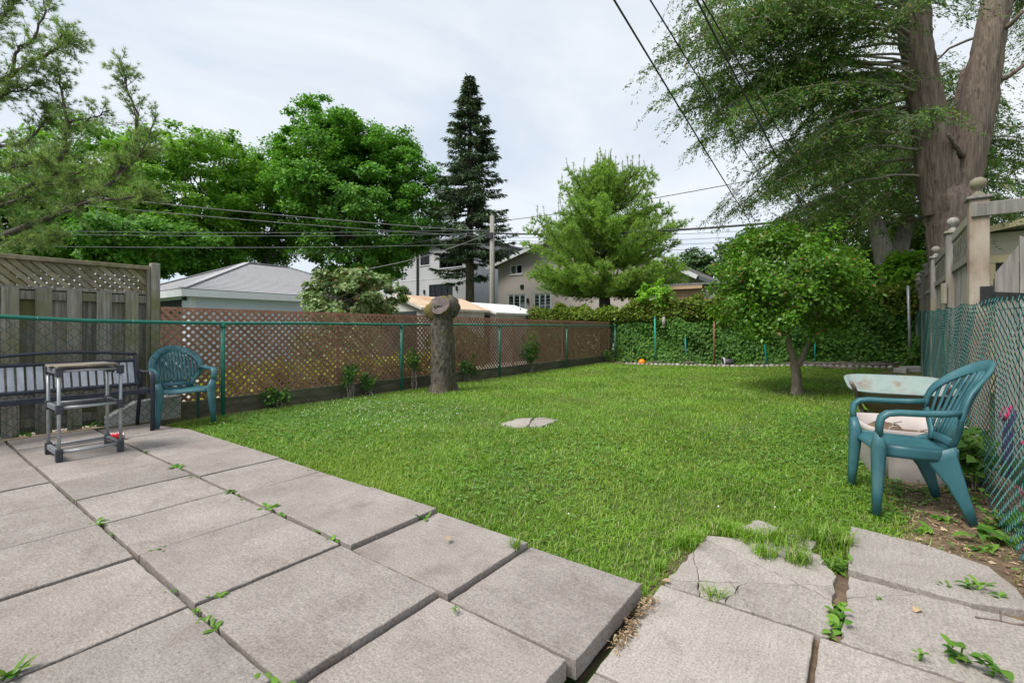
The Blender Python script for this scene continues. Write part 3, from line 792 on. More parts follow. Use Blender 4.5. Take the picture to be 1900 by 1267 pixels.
fx = np.concatenate([rng.normal(-5.15, .75, 330), rng.uniform(-5.5, 0, n - 330)]); fy = np.concatenate([rng.normal(3.9, .5, 330), rng.uniform(2.4, 11, n - 330)])
k = lawn_mask(fx, fy); fx, fy = fx[k], fy[k]; n = len(fx)
ico = np.array([(1, 0, 0), (-1, 0, 0), (0, 1, 0), (0, -1, 0), (0, 0, 1), (0, 0, -1)], float)
icf = np.array([(0, 2, 4), (2, 1, 4), (1, 3, 4), (3, 0, 4), (2, 0, 5), (1, 2, 5), (3, 1, 5), (0, 3, 5)])
V = (np.stack([fx, fy, ground_z(fx, fy) + rng.uniform(.05, .085, n)], 1)[:, None, :] + ico[None] * rng.uniform(.004, .009, (n, 1, 1))).reshape(-1, 3)
F = (np.arange(n)[:, None, None] * 6 + icf[None]).reshape(-1, 3)
MT['clover_white'] = M('clover_flower', (0.62, 0.62, 0.52), (0.75, 0.74, 0.66), scale=40, rough=0.9, bmp=0, vary=0)
tag(link('clover_flowers', np_mesh('clover_flowers', V, [F]), 'clover_white'), 'small white clover flowers dotted over the lawn', 'clover', kind='stuff')

def rosette_leaf(mb, base, az, L, W, lift, curl, rs, seg=4):
    """one broad leaf of a weed as a bent strip"""
    d = np.array([math.cos(az), math.sin(az), 0]); s = np.array([-math.sin(az), math.cos(az), 0])
    V = []
    for i in range(seg + 1):
        f = i / seg
        c = np.array(base) + d * L * f * (1 - .15 * curl * f) + np.array([0, 0, L * (lift * f - curl * f * f)])
        w = W * (math.sin(math.pi * min(1, f * .93 + .07)) ** .75) * .5
        V += [c - s * w + [0, 0, w * .3], c + s * w + [0, 0, w * .3]]
    mb.add(V, [(2 * i, 2 * i + 1, 2 * i + 3, 2 * i + 2) for i in range(seg)])
def weed(px, py, pz, size, n, seed, label, group=None, lift=.8, curl=.5, wr=.4, mat='weed', name='weed', stalk=0.0):
    rs = random.Random(seed)
    size = size * (.66 if size < .13 else .85); n = int(n * 1.6)
    mb = MB()
    for i in range(n):
        f = rs.uniform(.55, 1.1)
        rosette_leaf(mb, (px + rs.uniform(-1, 1) * size * .5, py + rs.uniform(-1, 1) * size * .22, pz + stalk * rs.random()), rs.uniform(0, 6.28), size * f, size * f * wr * rs.uniform(.8, 1.2), lift * rs.uniform(.3, 1.2), curl * rs.uniform(.5, 1.3), rs)
    if stalk: mb.tube([(px, py, pz), (px + .01, py, pz + stalk)], .003, 4)
    return tag(mb.build(name, mat, smooth=True), label, 'weed', group)
joint_weeds = [(325, 868, .10, 9), (360, 884, .06, 6), (427, 911, .08, 7), (450, 925, .05, 6), (500, 942, .10, 7), (520, 955, .07, 5), (618, 1000, .06, 9), (187, 970, .10, 10), (205, 990, .05, 6), (296, 1019, .075, 7), (398, 985, .03, 4), (455, 970, .03, 4),
               (372, 890, .04, 5), (440, 918, .04, 5), (405, 1105, .065, 6), (420, 1100, .05, 4), (318, 1094, .05, 6), (365, 1130, .05, 6), (380, 1148, .06, 5), (400, 1160, .075, 5), (270, 838, .05, 8), (140, 926, .04, 6), (845, 1128, .03, 6), (590, 985, .05, 5), (575, 872, .04, 5), (580, 935, .04, 4)]
for i, (u, v, s, n) in enumerate(joint_weeds):
    px, py, _ = gp(u, v, 0.0)
    weed(px, py, -.008, s, n, i, 'small green weed sprouting from a joint of the patio', 'weeds in the patio joints')
px, py, _ = gp(785, 955); weed(px, py, -.02, .09, 7, 91, 'spiky weed in the joint beside the lawn edge slabs', curl=.3)
px, py, _ = gp(20, 1248); weed(px, py, -.02, .11, 9, 92, 'upright pale weed rooted in the crack at the near patio corner', lift=1.4, curl=.5, wr=.28)
px, py, _ = gp(505, 1262); weed(px, py, -.02, .11, 8, 93, 'leafy weed where four patio slabs meet, with broad curled leaves', lift=.9, wr=.55)
px, py, _ = gp(38, 806); weed(px, py, .0, .2, 5, 94, 'broad leaf weed at the foot of the plank fence by the bench', lift=.5, wr=.3)
px, py, _ = gp(165, 792); weed(px, py, .0, .22, 6, 95, 'broad leaf weed behind the wheeled shelf rack under the bench', lift=.6, wr=.3)
for i, (u, v, s, n, st) in enumerate(((1555, 1120, .07, 7, .03), (1558, 1140, .08, 8, .05), (1556, 1160, .08, 8, .05), (1545, 1050, .09, 8, .06), (1530, 1172, .06, 6, .03), (1575, 1045, .07, 6, .04))):
    px, py, _ = gp(u, v, WZ)
    weed(px, py, WZ - .03, s, n, 200 + i, 'leafy weed growing in the wide gap of the walk', 'weeds in the walk gap', stalk=st, wr=.6)
for i, (u, v, s, n, st, lab) in enumerate(((1780, 1225, .085, 9, .07, 'tall leafy weed with heart shaped leaves at the right end of the walk'), (1840, 1255, .09, 9, .06, 'low spreading weed beside the heart leaved weed on the walk'), (1705, 1225, .04, 5, .04, 'slender two leaved seedling on the front walk slab'), (1810, 1098, .10, 12, .05, 'spiky dandelion like weed in the gap below the pale end slab'), (1760, 1090, .07, 9, .02, 'creeping weed along the gap below the pale end slab'), (1850, 1110, .06, 8, .02, 'flat small leaved weed in the gap toward the fence'), (1630, 1110, .05, 6, .015, 'tiny weed in the hairline crack of the walk'))):
    px, py, _ = gp(u, v, WZ)
    weed(px, py, WZ - .01, s, n, 300 + i, lab, stalk=st, wr=.55 if i < 3 else .3)
for i, (u, v, s, n, lab) in enumerate(((1862, 1005, .22, 8, 'big dandelion with long green leaves beside the wire fence'), (1890, 985, .24, 7, 'large broad leaved dock against the wire fence'))):
    px, py, _ = gp(u, v, -.1)
    weed(px, py, -.12, s, n, 400 + i, lab, lift=.9, wr=.32)
for i in range(26):
    px = rng.uniform(.05, .62); py = rng.uniform(3.5, 5.0)
    weed(px, py, gz(px, py), rng.uniform(.06, .12), 7, 500 + i, 'small leafy weed on the bare soil under the teal chair', 'weeds on the soil bed', stalk=.02, wr=.4)
for i in range(14):
    px = .62 + rng.uniform(-.06, .06) + .045 * i * .3; py = 4.0 + i * .32 + rng.uniform(-.1, .1)
    weed(px, py, gz(px, py), rng.uniform(.09, .16), 9, 540 + i, 'leafy weed climbing at the foot of the green wire fence', 'weeds along the wire fence', stalk=rng.uniform(.05, .3), wr=.45)
for i in range(40):
    px = rng.uniform(-6.3, -4.3) if i < 16 else rng.uniform(-5.5, .2); py = rng.uniform(2.1, 2.9) if i < 16 else rng.uniform(2.4, 8.5)
    if not bool(lawn_mask(np.array(px), np.array(py))): continue
    weed(px, py, gz(px, py) + .01, rng.uniform(.06, .13), 8, 600 + i, 'broad leaf weed growing flat in the lawn', 'weeds in the lawn', lift=.6, wr=.38)
# dry leaves, mulch chips
fm = FM()
n = 5200
bx = rng.uniform(-.1, .85, n); by = rng.uniform(2.9, 6.5, n) ** 1.0
k = (bx > soil_edge(by) - .12) & ~((bx < .6) & (by < 3.45)); bx, by = bx[k], by[k]
hx = rng.uniform(-6.5, 1.2, 3000); hy = rng.uniform(14.1, 15.2, 3000)
sx, sy = wp(1150, 1150)
sl = rng.random(420)
lx = np.concatenate([bx, hx, -0.725 + rng.normal(0, .014, 420)]); ly = np.concatenate([by, hy, 1.62 + sl * .42])
lz = np.concatenate([ground_z(bx, by) + .014, ground_z(hx, hy) + .02, np.full(420, WZ + .004) + rng.random(420) * .02])
n = len(lx)
D = rng.standard_normal((n, 3)); D[:, 2] *= .25
N = np.array([0, 0, 1.0]) + rng.standard_normal((n, 3)) * .4
Ls = rng.uniform(.012, .045, n); Ls[-420:] *= .6
fm.add(*leaf_arrays(np.stack([lx, ly, lz], 1), D, N, Ls, Ls * rng.uniform(.08, .5, n), .2))
tag(fm.build('leaf_litter', 'dry'), 'dry leaves and bark chips strewn over bare soil', 'leaf litter', kind='stuff')
for i, (u, v, z) in enumerate(((1228, 1074, WZ), (1697, 1132, WZ), (830, 1000, 0), (1165, 1148, WZ))):
    px, py, _ = gp(u, v, z + .01)
    mb = MB(); rosette_leaf(mb, (px, py, z + .004), 1.1 * i, .045, .03, .5, .4, random)
    tag(mb.build('fallen_leaf', 'dry', smooth=True), 'single curled brown leaf lying on the concrete', 'leaf', 'fallen leaves on the concrete')
a, b = gp(1810, 1147, WZ), gp(1905, 1162, WZ)
mb = MB().tube(wander((a[0], a[1], WZ + .008), (b[0], b[1], WZ + .01), 8, .004, rng), [.004] * 8, 5)
c_ = gp(1855, 1140, WZ); mb.tube([(a[0] * .5 + b[0] * .5, a[1] * .5 + b[1] * .5, WZ + .008), (c_[0], c_[1], WZ + .02)], [.003, .002], 5)
tag(mb.build('fallen_twig', 'rust_pipe', smooth=True), 'thin forked brown twig lying on the walk', 'twig')

# ------------------------------------------------------------------ chain link fences
def link_wire(p0, p1, zlo, zhi, p, r, sides, K=None, bulge=0.0, depth=None):
    """woven diamond wire between two ground points; zlo / zhi are functions of the share along the line"""
    p0 = np.array(p0, float); p1 = np.array(p1, float)
    L = np.linalg.norm(p1 - p0); d = (p1 - p0) / L; nrm = np.array([-d[1], d[0]])
    n = int(L / p); K = K or int((zhi(0) - zlo(0)) / p)
    i = np.arange(n)[:, None]; k = np.arange(K + 1)[None, :]
    s = (i + ((i + k) % 2)) * p
    f = np.clip(s / L, 0, 1)
    z = zlo(f) + (zhi(f) - zlo(f)) * k / K
    off = (depth or r * 1.05) * np.where((i + k) % 2 == 0, 1, -1) + bulge * np.sin(f * 40 + k * .35) * .5
    pts = np.stack([p0[0] + d[0] * s + nrm[0] * off, p0[1] + d[1] * s + nrm[1] * off, z], -1)
    # rounded bends: two points beside every node
    a = pts[:, :-1] * .86 + pts[:, 1:] * .14; b = pts[:, :-1] * .14 + pts[:, 1:] * .86
    path = np.stack([a, b], 2).reshape(n, -1, 3)
    T = np.gradient(path, axis=1); T = unit(T)
    ref = np.array([nrm[0], nrm[1], 0.0]); S = unit(np.cross(T, ref)); U = np.cross(S, T)
    m = path.shape[1]
    ang = np.arange(sides) * 2 * math.pi / sides
    V = path[:, :, None, :] + r * (np.cos(ang)[None, None, :, None] * S[:, :, None, :] + np.sin(ang)[None, None, :, None] * U[:, :, None, :])
    base = (np.arange(n)[:, None, None] * m + np.arange(m - 1)[None, :, None]) * sides
    q = np.arange(sides)[None, None, :]; q2 = (q + 1) % sides
    F = np.stack([base + q, base + q2, base + sides + q2, base + sides + q], -1).reshape(-1, 4)
    return V.reshape(-1, 3), F
XL = -6.62
lf = thing('chain_link_fence', 'low green chain link fence with round posts in front of brown lattice', 'fence', (XL, 6, -0.05))
def railz(y): return 1.16 + 0.02 * np.clip((2.6 - y) / 2, 0, 1) + .05 * np.clip((1.2 - y) / 1, 0, 1)
posts_y = [-3.4, -.45, 2.66, 5.62, 8.5, 11.6, 14.9]
for y in posts_y:
    po = MB().tube([(XL, y, gz(XL, y) - .1), (XL, y, float(railz(y)) - .01)], .03 if y > 14 else .026, 12).build('post', 'green_pipe', lf, smooth=True)
    MB().lathe([(.034, -.03), (.036, .0), (.03, .022), (.012, .034)], (XL, y, float(railz(y)) + (0.02 if y > 14 else -.035)), 12).build('post_cap', 'green_pipe', po, smooth=True)
yr = np.linspace(-3.4, 14.9, 40)
MB().tube([(XL, y, float(railz(y)) + .004 * math.sin(y * 2)) for y in yr], .0215, 10).build('top_rail', 'green_pipe', lf, smooth=True)
V, F = link_wire((XL + .03, -3.4), (XL + .03, 14.9), lambda f: 0.02 + f * 0, lambda f: railz(-3.4 + 18.3 * f) - .015, .055, .0026, 4, bulge=.02)
link('wire_mesh', np_mesh('wire_mesh', V, [F]), 'wire_dull', lf)
for y in (.95, 1.72, 3.4, 4.4, 6.6, 7.4, 9.6, 10.6, 12.7, 13.8):
    MB().tube([(XL + .024 * math.cos(a), y, float(railz(y)) + .024 * math.sin(a)) for a in np.linspace(0, 6.0, 9)], .002, 4).build('wire_tie', 'galv', lf)
def XR(y): return 0.68 + 0.045 * (y - 3.83)
rf = thing('chain_link_fence', 'tall green chain link fence with thick woven wire beside the grey plank fence', 'fence', (XR(6), 6, -0.1))
def rtop(f): return 1.27 + .03 * f + .22 * f * f + .012 * np.sin(f * 60)
def rbot(f): return -0.11 + .2 * f + .012 * np.sin(f * 47)
V1, F1 = link_wire((XR(1.0), 1.0), (XR(7), 7.0), lambda f: rbot(f * 6 / 14), lambda f: rtop(f * 6 / 14), .066, .0027, 5, K=40, bulge=.012, depth=.009)
V2, F2 = link_wire((XR(7), 7.0), (XR(15), 15.0), lambda f: rbot((6 + f * 8) / 14), lambda f: rtop((6 + f * 8) / 14), .066, .0026, 4, K=40, bulge=.012, depth=.009)
link('wire_mesh', np_mesh('wire_mesh', np.concatenate([V1, V2]), [np.concatenate([F1, F2 + len(V1)])]), 'wire', rf)
for y in (1.0, 8.2, 15.0):
    MB().tube([(XR(y) + .045, y, -.2), (XR(y) + .045, y, 1.2 + .015 * y)], .026, 10).build('post', 'green_pipe', rf, smooth=True)
for zz in (.02, 1.19):
    MB().tube([(XR(y) + .012, y, zz + .2 * ((y - 1) / 14) ** (1 if zz < .5 else 1.6)) for y in np.linspace(1, 15, 20)], .0022, 5).build('tension_wire', 'wire', rf)

# ------------------------------------------------------------------ plank fence with lattice top, left
XW = -6.92
def Yw(u): return onX(u, 600, XW)[1]
pf = thing('plank_fence', 'weathered grey board fence with a lattice top behind the bench', 'fence', (XW, 1.0, -0.05))
fr = [(2, 36), (65, 97), (124, 152), (179, 207), (232, 257)]
bk = [(36, 64), (97, 123), (152.5, 178), (207, 231), (257, 277)]
rr = random.Random(11)
def front_board(y0, y1):
    MB().box((XW, y0, -.02), (XW + .02, y1, 1.515 + rr.uniform(-.006, .006))).build('board', 'old_wood', pf, bevel=.003)
def back_board(y0, y1):
    y1 += .034
    MB().box((XW - .07, y0, .0), (XW - .05, y1, 1.50)).build('board', 'old_wood', pf, bevel=.003)
for a, b in fr: front_board(Yw(a), Yw(b) - .002)
for a, b in bk: back_board(Yw(a) - .03, Yw(b) - .012)
y = Yw(2) - .012
while y > -2.6:
    back_board(y - .15, y); front_board(y - .30, y - .155); y -= .31
for z0, z1 in ((1.395, 1.485), (.30, .39), (.06, .15)):
    MB().box((XW - .049, -2.6, z0), (XW - .003, Yw(277), z1)).build('rail', 'old_wood', pf, bevel=.003)
MB().box((XW - .06, -2.6, 1.50), (XW - .004, Yw(277), 1.535)).build('lattice_rail', 'old_wood', pf)
MB().box((XW - .055, -2.6, 1.80), (XW + .025, Yw(279), 1.845)).build('cap_rail', 'old_lattice', pf, bevel=.004)
yp = Yw(287)
MB().box((XW - .05, yp - .045, -.1), (XW + .045, yp + .045, 1.885)).build('post', 'old_wood', pf, bevel=.005)
MB().box((XW - .03, yp - .085, .0), (XW + .03, yp - .047, 1.81)).build('nailer', 'old_wood', pf, bevel=.003)
def diag_slats(parent, name, mat, X, y0, y1, z0f, z1f, pitch, w, th, gap, limit=9999, flip=False):
    """two layers of diagonal slats clipped to the panel; returns leftover slats as point pairs"""
    out = []
    for layer, sg in ((0, 1), (1, -1)):
        xo = X + (layer * (th + gap))
        zz0, zz1 = z0f(y0), max(z1f(y0), z1f(y1)); H = zz1 - zz0
        c = y0 - H if sg > 0 else y0
        ce = y1 if sg > 0 else y1 + H
        while c < ce:
            # line: y = c + s, z = z0 + sg*s  (sg>0)   or y = c - s, z = z0 + s
            s0, s1 = 0.0, H
            if sg > 0:
                s0 = max(s0, y0 - c); s1 = min(s1, y1 - c)
                f = lambda s: (xo, c + s, zz0 + s)
            else:
                s0 = max(s0, c - y1); s1 = min(s1, c - y0)
                f = lambda s: (xo, c - s, zz0 + s)
            while s1 > s0 and f(s1)[2] > z1f(f(s1)[1]): s1 -= .004
            if s1 - s0 > .03: out.append((f(s0), f(s1)))
            c += pitch * 1.41421
    return out
def make_slat(a, b, w, th, name, mat, parent):
    MB().bar(a, b, w, th, up=(1, 0, 0)).build(name, mat, parent)
for a, b in diag_slats(pf, 'lattice_slat', 'old_lattice', XW - .035, -2.6, Yw(277), lambda y: 1.52, lambda y: 1.81, .062, .036, .012, .0015):
    make_slat(a, b, .0475, .012, 'lattice_slat', 'old_lattice', pf)
cb = thing('concrete_ledge', 'pale concrete ledge leaning at the foot of the board fence beside the chair', 'ledge', (XW + .12, 1.9, -.06))
yl = [onX(u, 740, XW + .12)[1] for u in (196, 250, 332)]
V = [(XW + .05, yl[0], -.08), (XW + .05, yl[2], -.08), (XW + .05, yl[2], .27), (XW + .05, yl[1], .24), (XW + .05, yl[0], .10)]
V += [(XW + .19, *p[1:]) for p in V]
MB().add(V, [(4, 3, 2, 1, 0), (5, 6, 7, 8, 9), (0, 1, 6, 5), (1, 2, 7, 6), (2, 3, 8, 7), (3, 4, 9, 8), (4, 0, 5, 9)]).build('ledge', 'block', cb, bevel=.006)
MB().box((XW + .2, yl[0] - 1.0, -.08), (XW + .24, yl[2], .0)).build('edge_board', 'timber', cb, bevel=.004)

# ------------------------------------------------------------------ brown lattice fence
XB = -6.86
lt = thing('lattice_fence', 'long brown diagonal lattice fence behind the low chain link', 'fence', (XB, 8, -0.05))
ya = yp + .05
def ltop(y): return 1.335 - .06 * (y - ya) / 13
sl = diag_slats(lt, 'slat', 'brown_lattice', XB, ya, 15.0, lambda y: .17, ltop, .0685, .037, .004, .001)
sl.sort(key=lambda ab: min(ab[0][1], ab[1][1]))
for a, b in sl[:300]: make_slat(a, b, .034, .004, 'slat', 'brown_lattice', lt)
if len(sl) > 300:
    mb = MB()
    for a, b in sl[300:]: mb.bar(a, b, .036, .006, up=(1, 0, 0))
    mb.build('far_slats', 'brown_lattice', lt)['kind'] = 'stuff'
print('slats', len(sl))
yb = ya
bi = 0
while yb < 14.9:
    e = min(yb + 2.44, 15.0)
    MB().bar((XB - .022, yb, ltop(yb) + .008), (XB - .022, e - .003, ltop(e) + .008), .032, .03).build('top_strip', 'brown_lattice', lt)
    MB().box((XB - .045, e - .03, .0), (XB - .012, e + .012, ltop(e) - .015)).build('stud', 'brown_lattice', lt)
    MB().box((XB - .035, yb + .002, -.1), (XB + .045 + .004 * (bi % 2), e - .004, .165)).build('base_timber', 'timber', lt, bevel=.006)
    yb = e; bi += 1

# ------------------------------------------------------------------ plank fence, gate and posts, right
def XF(y): return 0.83 + 0.0405 * (y - 5.55)
wf = thing('plank_fence', 'tall grey plank fence with lattice top and ball finials on its posts', 'fence', (XF(9), 9, 0))
fpy = [5.55, 7.5, 10.0, 12.5, 15.0]
fph = [2.18, 2.2, 2.2, 2.2, 2.24]
for i, (y, hh) in enumerate(zip(fpy, fph)):
    x = XF(y)
    w = .062
    po = MB().box((x - w, y - w, -.2), (x + w, y + w, hh)).build('post', 'post_wood' if i == 0 else 'grey_wood', wf, bevel=.006)
    MB().box((x - w - .022, y - w - .022, hh), (x + w + .022, y + w + .022, hh + .028)).build('cap', 'grey_wood', po, bevel=.008)
    MB().lathe([(.05, 0), (.045, .018), (.022, .05), (.024, .062), (.05, .085), (.058, .115), (.05, .145), (.022, .165), (.0, .168)], (x, y, hh + .028), 16).build('finial', 'grey_wood', po, smooth=True)
    if i == 0: continue
for i in range(4):
    y0, y1 = fpy[i] + .07, fpy[i + 1] - .07
    za, zb = fph[i] - .10, fph[i + 1] - .06
    if i == 0: za, zb = 2.1, 2.14
    def xz(y, z, dx=0): return (XF(y) + dx, y, z)
    drop = .0 if i == 0 else .02
    for nm, z0, hgt in (('top_rail', za, .09), ('mid_rail', za - .36, .075), ('bottom_rail', .12, .085)):
        MB().bar(xz(y0, z0), xz(y1, z0 + (zb - za if nm != 'bottom_rail' else .1)), .04, hgt).build(nm, 'grey_wood', wf, bevel=.004)
    k = 0; y = y0
    while y < y1 - .02:
        w = min(.098, y1 - y)
        MB().box((XF(y) + .006 + .024 * (k % 2), y, .02), (XF(y) + .022 + .024 * (k % 2), y + w - .004, za - .36 - .04 + (zb - za) * (y - y0) / (y1 - y0))).build('board', 'grey_wood', wf)
        y += w; k += 1
    for sgn in (1, -1):
        c = y0 - .27 if sgn > 0 else y0
        while c < (y1 if sgn > 0 else y1 + .27):
            s0 = max(0, (y0 - c) if sgn > 0 else (c - y1)); s1 = min(.27, (y1 - c) if sgn > 0 else (c - y0))
            if s1 - s0 > .04:
                a_ = c + sgn * s0; b_ = c + sgn * s1
                MB().bar(xz(a_, za - .318 + s0, .012 * sgn * .5), xz(b_, za - .318 + s1, .012 * sgn * .5), .034, .006, up=(1, 0, 0)).build('lattice_slat', 'grey_wood', wf)
            c += .125
MB().box((XF(7.5) - .11, 7.40, 1.38), (XF(7.5) - .063, 7.49, 1.62)).build('nailed_block', 'grey_wood', wf, bevel=.004)
gt = thing('garden_gate', 'grey plank gate with a curved top and a black strap hinge', 'gate', (XF(5.55) + .6, 5.55, 0))
x0 = XF(5.55) + .075
nb = 7
for k in range(nb):
    xa = x0 + .02 + k * .143
    f = (k + .5) / nb
    zt = 1.56 + .36 * (f * .9) ** 1.0 if f < .4 else 1.75 - .1 * abs(f - .7)
    zl, zr = 1.55 + .22 * min(1, k / 1.0) + (.08 if k else 0), 1.55 + .22 * min(1, (k + 1) / 1.0)
    V = [(xa, 5.52, .03), (xa + .137, 5.52, .03), (xa + .137, 5.52, zr), (xa, 5.52, zl)]
    V += [(p[0], 5.54, p[2]) for p in V]
    MB().add(V, [(0, 1, 2, 3), (7, 6, 5, 4), (0, 4, 5, 1), (1, 5, 6, 2), (2, 6, 7, 3), (3, 7, 4, 0)]).build('board', 'grey_wood', gt)
for zz in (.35, 1.42):
    MB().box((x0 + .02, 5.541, zz), (x0 + 1.0, 5.58, zz + .09)).build('ledger', 'grey_wood', gt)
hz = 1.36
hi = MB().prism([(0, 0), (1, 0), (1, 1), (0, 1)], 0, 0) if False else MB()
hi.box((x0 - .075, 5.475, hz - .075), (x0 - .002, 5.486, hz + .085)).build('hinge_plate', 'black', gt, bevel=.002)
V = [(x0, 5.508, hz - .035), (x0 + .25, 5.508, hz - .01), (x0 + .25, 5.508, hz + .014), (x0, 5.508, hz + .04)]
V += [(p[0], 5.518, p[2]) for p in V]
MB().add(V, [(0, 1, 2, 3), (7, 6, 5, 4), (0, 4, 5, 1), (1, 5, 6, 2), (2, 6, 7, 3), (3, 7, 4, 0)]).build('hinge_strap', 'black', gt)
MB().tube([(x0 - .001, 5.497, hz - .08), (x0 - .001, 5.497, hz + .09)], .012, 8).build('hinge_pin', 'black', gt, smooth=True)
for q in ((-.055, -.05), (-.055, .06), (-.025, .0)): MB().lathe([(.006, 0), (.004, .004)], (0, 0, 0), 6)
ga = thing('gate_beam', 'horizontal weathered beam spanning above the garden gate', 'beam', (x0, 5.55, 2.05))
MB().box((XF(5.55) - .055, 5.466, 2.03), (XF(5.55) + 1.25, 5.486, 2.145)).build('beam', 'grey_wood', ga, bevel=.005)
MB().box((XF(5.55) + 1.2, 5.49, -.2), (XF(5.55) + 1.32, 5.61, 2.14)).build('far_post', 'grey_wood', ga, bevel=.005)

# ------------------------------------------------------------------ stacking garden chairs
def make_chair(label, loc, rotz, s=1.0, tall=1.0):
    t = thing('garden_chair', label, 'chair', loc, rotz)
    t.scale = (s, s * .93, s * (1 + (tall - 1) * .3)); up_ = tall
    def bp(x, z):
        f = (z - .43) / .45
        return np.array([x, .19 + .19 * f + .03 * f * f - .15 * (abs(x) / .27) ** 2 * min(1, .25 + f), z])
    # seat: dished top with rolled front edge
    nx, ny = 13, 12
    top = []; bot = []
    for j in range(ny):
        y = -.275 + j * (.475 / (ny - 1))
        hw = .235 - .045 * (j / (ny - 1))
        for i in range(nx):
            x = -hw + 2 * hw * i / (nx - 1)
            z = .432 - .018 * (1 - (x / hw) ** 2) * min(1, (j + .5) / 4) - .02 * j / (ny - 1)
            if y < -.2: z -= ((-.2 - y) / .075) ** 2 * .045
            top.append((x, y, z)); bot.append((x, y + (.006 if y < -.2 else 0), z - .011))
    F = []
    N = nx * ny
    for j in range(ny - 1):
        for i in range(nx - 1):
            a = j * nx + i
            F.append((a, a + 1, a + nx + 1, a + nx)); F.append((N + a + nx, N + a + nx + 1, N + a + 1, N + a))
    rim = [i for i in range(nx)] + [j * nx + nx - 1 for j in range(1, ny)] + [(ny - 1) * nx + i for i in range(nx - 2, -1, -1)] + [j * nx for j in range(ny - 2, 0, -1)]
    for a, b in zip(rim, rim[1:] + rim[:1]): F.append((b, a, N + a, N + b))
    seat = MB().add(top + bot, F).build('seat', 'chair', t, True, True)
    for sx in (-1, 1):
        MB().sweep([(sx * .236, -.25, .40), (sx * .222, -.05, .388), (sx * .197, .19, .38)], .02, .075, (0, 0, 1)).build('apron', 'chair', seat, True, True)
    MB().sweep([(-.188, .195, .402), (0, .2, .395), (.188, .195, .402)], .014, .05, (0, 0, 1)).build('apron', 'chair', seat, True, True)
    # back: arch, tapering sides and upright slats
    arch = []
    for a in np.linspace(-.12, math.pi + .12, 25):
        arch.append(bp(.262 * math.cos(a), .655 + .235 * up_ * math.sin(a)))
    lo = [bp(sx_, z_) for sx_, z_ in ((.262, .625), (.225, .56), (.175, .48), (.15, .425))]
    full = [np.array([-p[0], p[1], p[2]]) for p in lo[::-1]]
    path = [p for p in lo[::-1]] + arch + [np.array([-p[0], p[1], p[2]]) for p in lo]
    wds = [.034, .034, .034, .04] + list(.042 + .03 * np.sin(np.linspace(0, math.pi, 25))) + [.04, .034, .034, .034]
    wds = [w_ + .014 for w_ in wds]
    back = MB().sweep(path, wds, .024, (0, -1, .35)).build('back_frame', 'chair', t, True, True)
    MB().sweep([bp(-.165, .452), bp(0, .452), bp(.165, .452)], .05, .016, (0, -1, .35)).build('back_rail', 'chair', t, True, True)
    for i in range(13):
        x = -.216 + .036 * i
        zt = .655 + .235 * up_ * math.sqrt(max(0, 1 - (x / .262) ** 2)) - .018
        zb = .46 if abs(x) < .155 else .46 + (abs(x) - .15) / .112 * .185
        pts = [bp(x, z) for z in np.linspace(zb, zt, 6)]
        MB().sweep(pts, .0295, .012, (0, -1, .35)).build('back_slat', 'chair', t, True, True)
    for sx in (-1, 1):
        arm = [bp(sx * .258, .66), (sx * .275, .08, .652), (sx * .292, -.05, .648), (sx * .30, -.17, .648), (sx * .30, -.235, .64), (sx * .298, -.268, .615), (sx * .295, -.28, .57), (sx * .285, -.278, .50)]
        ups = [(0, 0, 1)] * 4 + [(0, -.3, .95), (0, -.75, .65), (0, -1, .1), (0, -1, 0)]
        MB().sweep(arm, [.05, .058, .064, .066, .066, .066, .066, .068], [.034] * 8, ups).build('arm', 'chair', t, True, True)
        MB().sweep([(sx * .285, -.279, .515), (sx * .262, -.272, .43), (sx * .262, -.276, .33), (sx * .275, -.286, .15), (sx * .285, -.295, 0)], [.068, .092, .086, .066, .05], [.044, .072, .068, .054, .042], (0, -1, 0)).build('front_leg', 'chair', t, True, True)
        MB().sweep([(sx * .203, .085, .412), (sx * .207, .105, .36), (sx * .222, .165, .24), (sx * .238, .218, .1), (sx * .245, .25, 0)], [.20, .165, .105, .068, .05], [.02, .026, .03, .03, .028], (sx, -.1, 0)).build('rear_leg', 'chair', t, True, True)
    return t
make_chair('teal plastic garden chair facing the lawn beside the dark bench', (-6.36, 2.10, 0.0), R(84), .95, 1.0)
make_chair('teal plastic garden chair in front of the white planter tub', (.29, 4.11, -.09), R(-76), .97, 1.16)

# ------------------------------------------------------------------ bench without a seat
bn = thing('garden_bench', 'dark metal bench with pale upright back slats and no seat boards', 'bench', (-6.320, 1.15, 0.0))
YB0, YB1 = .49, 1.735
BKX = -6.43
def bk_(y, z): return (BKX - (z - .42) * .30, y, z)
def arcz(y): return .80 + .045 * (1 - ((y - (YB0 + YB1) / 2) / ((YB1 - YB0) / 2)) ** 2)
MB().sweep([bk_(y, arcz(y)) for y in np.linspace(YB0 + .01, YB1 - .01, 15)], .03, .03, (1, 0, .3)).build('top_bar', 'navy', bn, smooth=True)
for z in (.735, .475):
    MB().bar(bk_(YB0 + .03, z), bk_(YB1 - .03, z), .036, .03, up=(.3, 0, 1)).build('back_rail', 'navy', bn, bevel=.004)
for y in (YB0 + .015, YB1 - .015):
    MB().bar(bk_(y, .455), bk_(y, .815), .03, .03, up=(1, 0, 0)).build('back_stile', 'navy', bn, bevel=.004)
nS = 18
for k in range(nS):
    y = YB0 + .065 + (YB1 - YB0 - .13) * k / (nS - 1)
    MB().bar(bk_(y, .492), bk_(y, .718), .047, .012, up=(1, 0, .3)).build('slat', 'bench_slat', bn, bevel=.002)
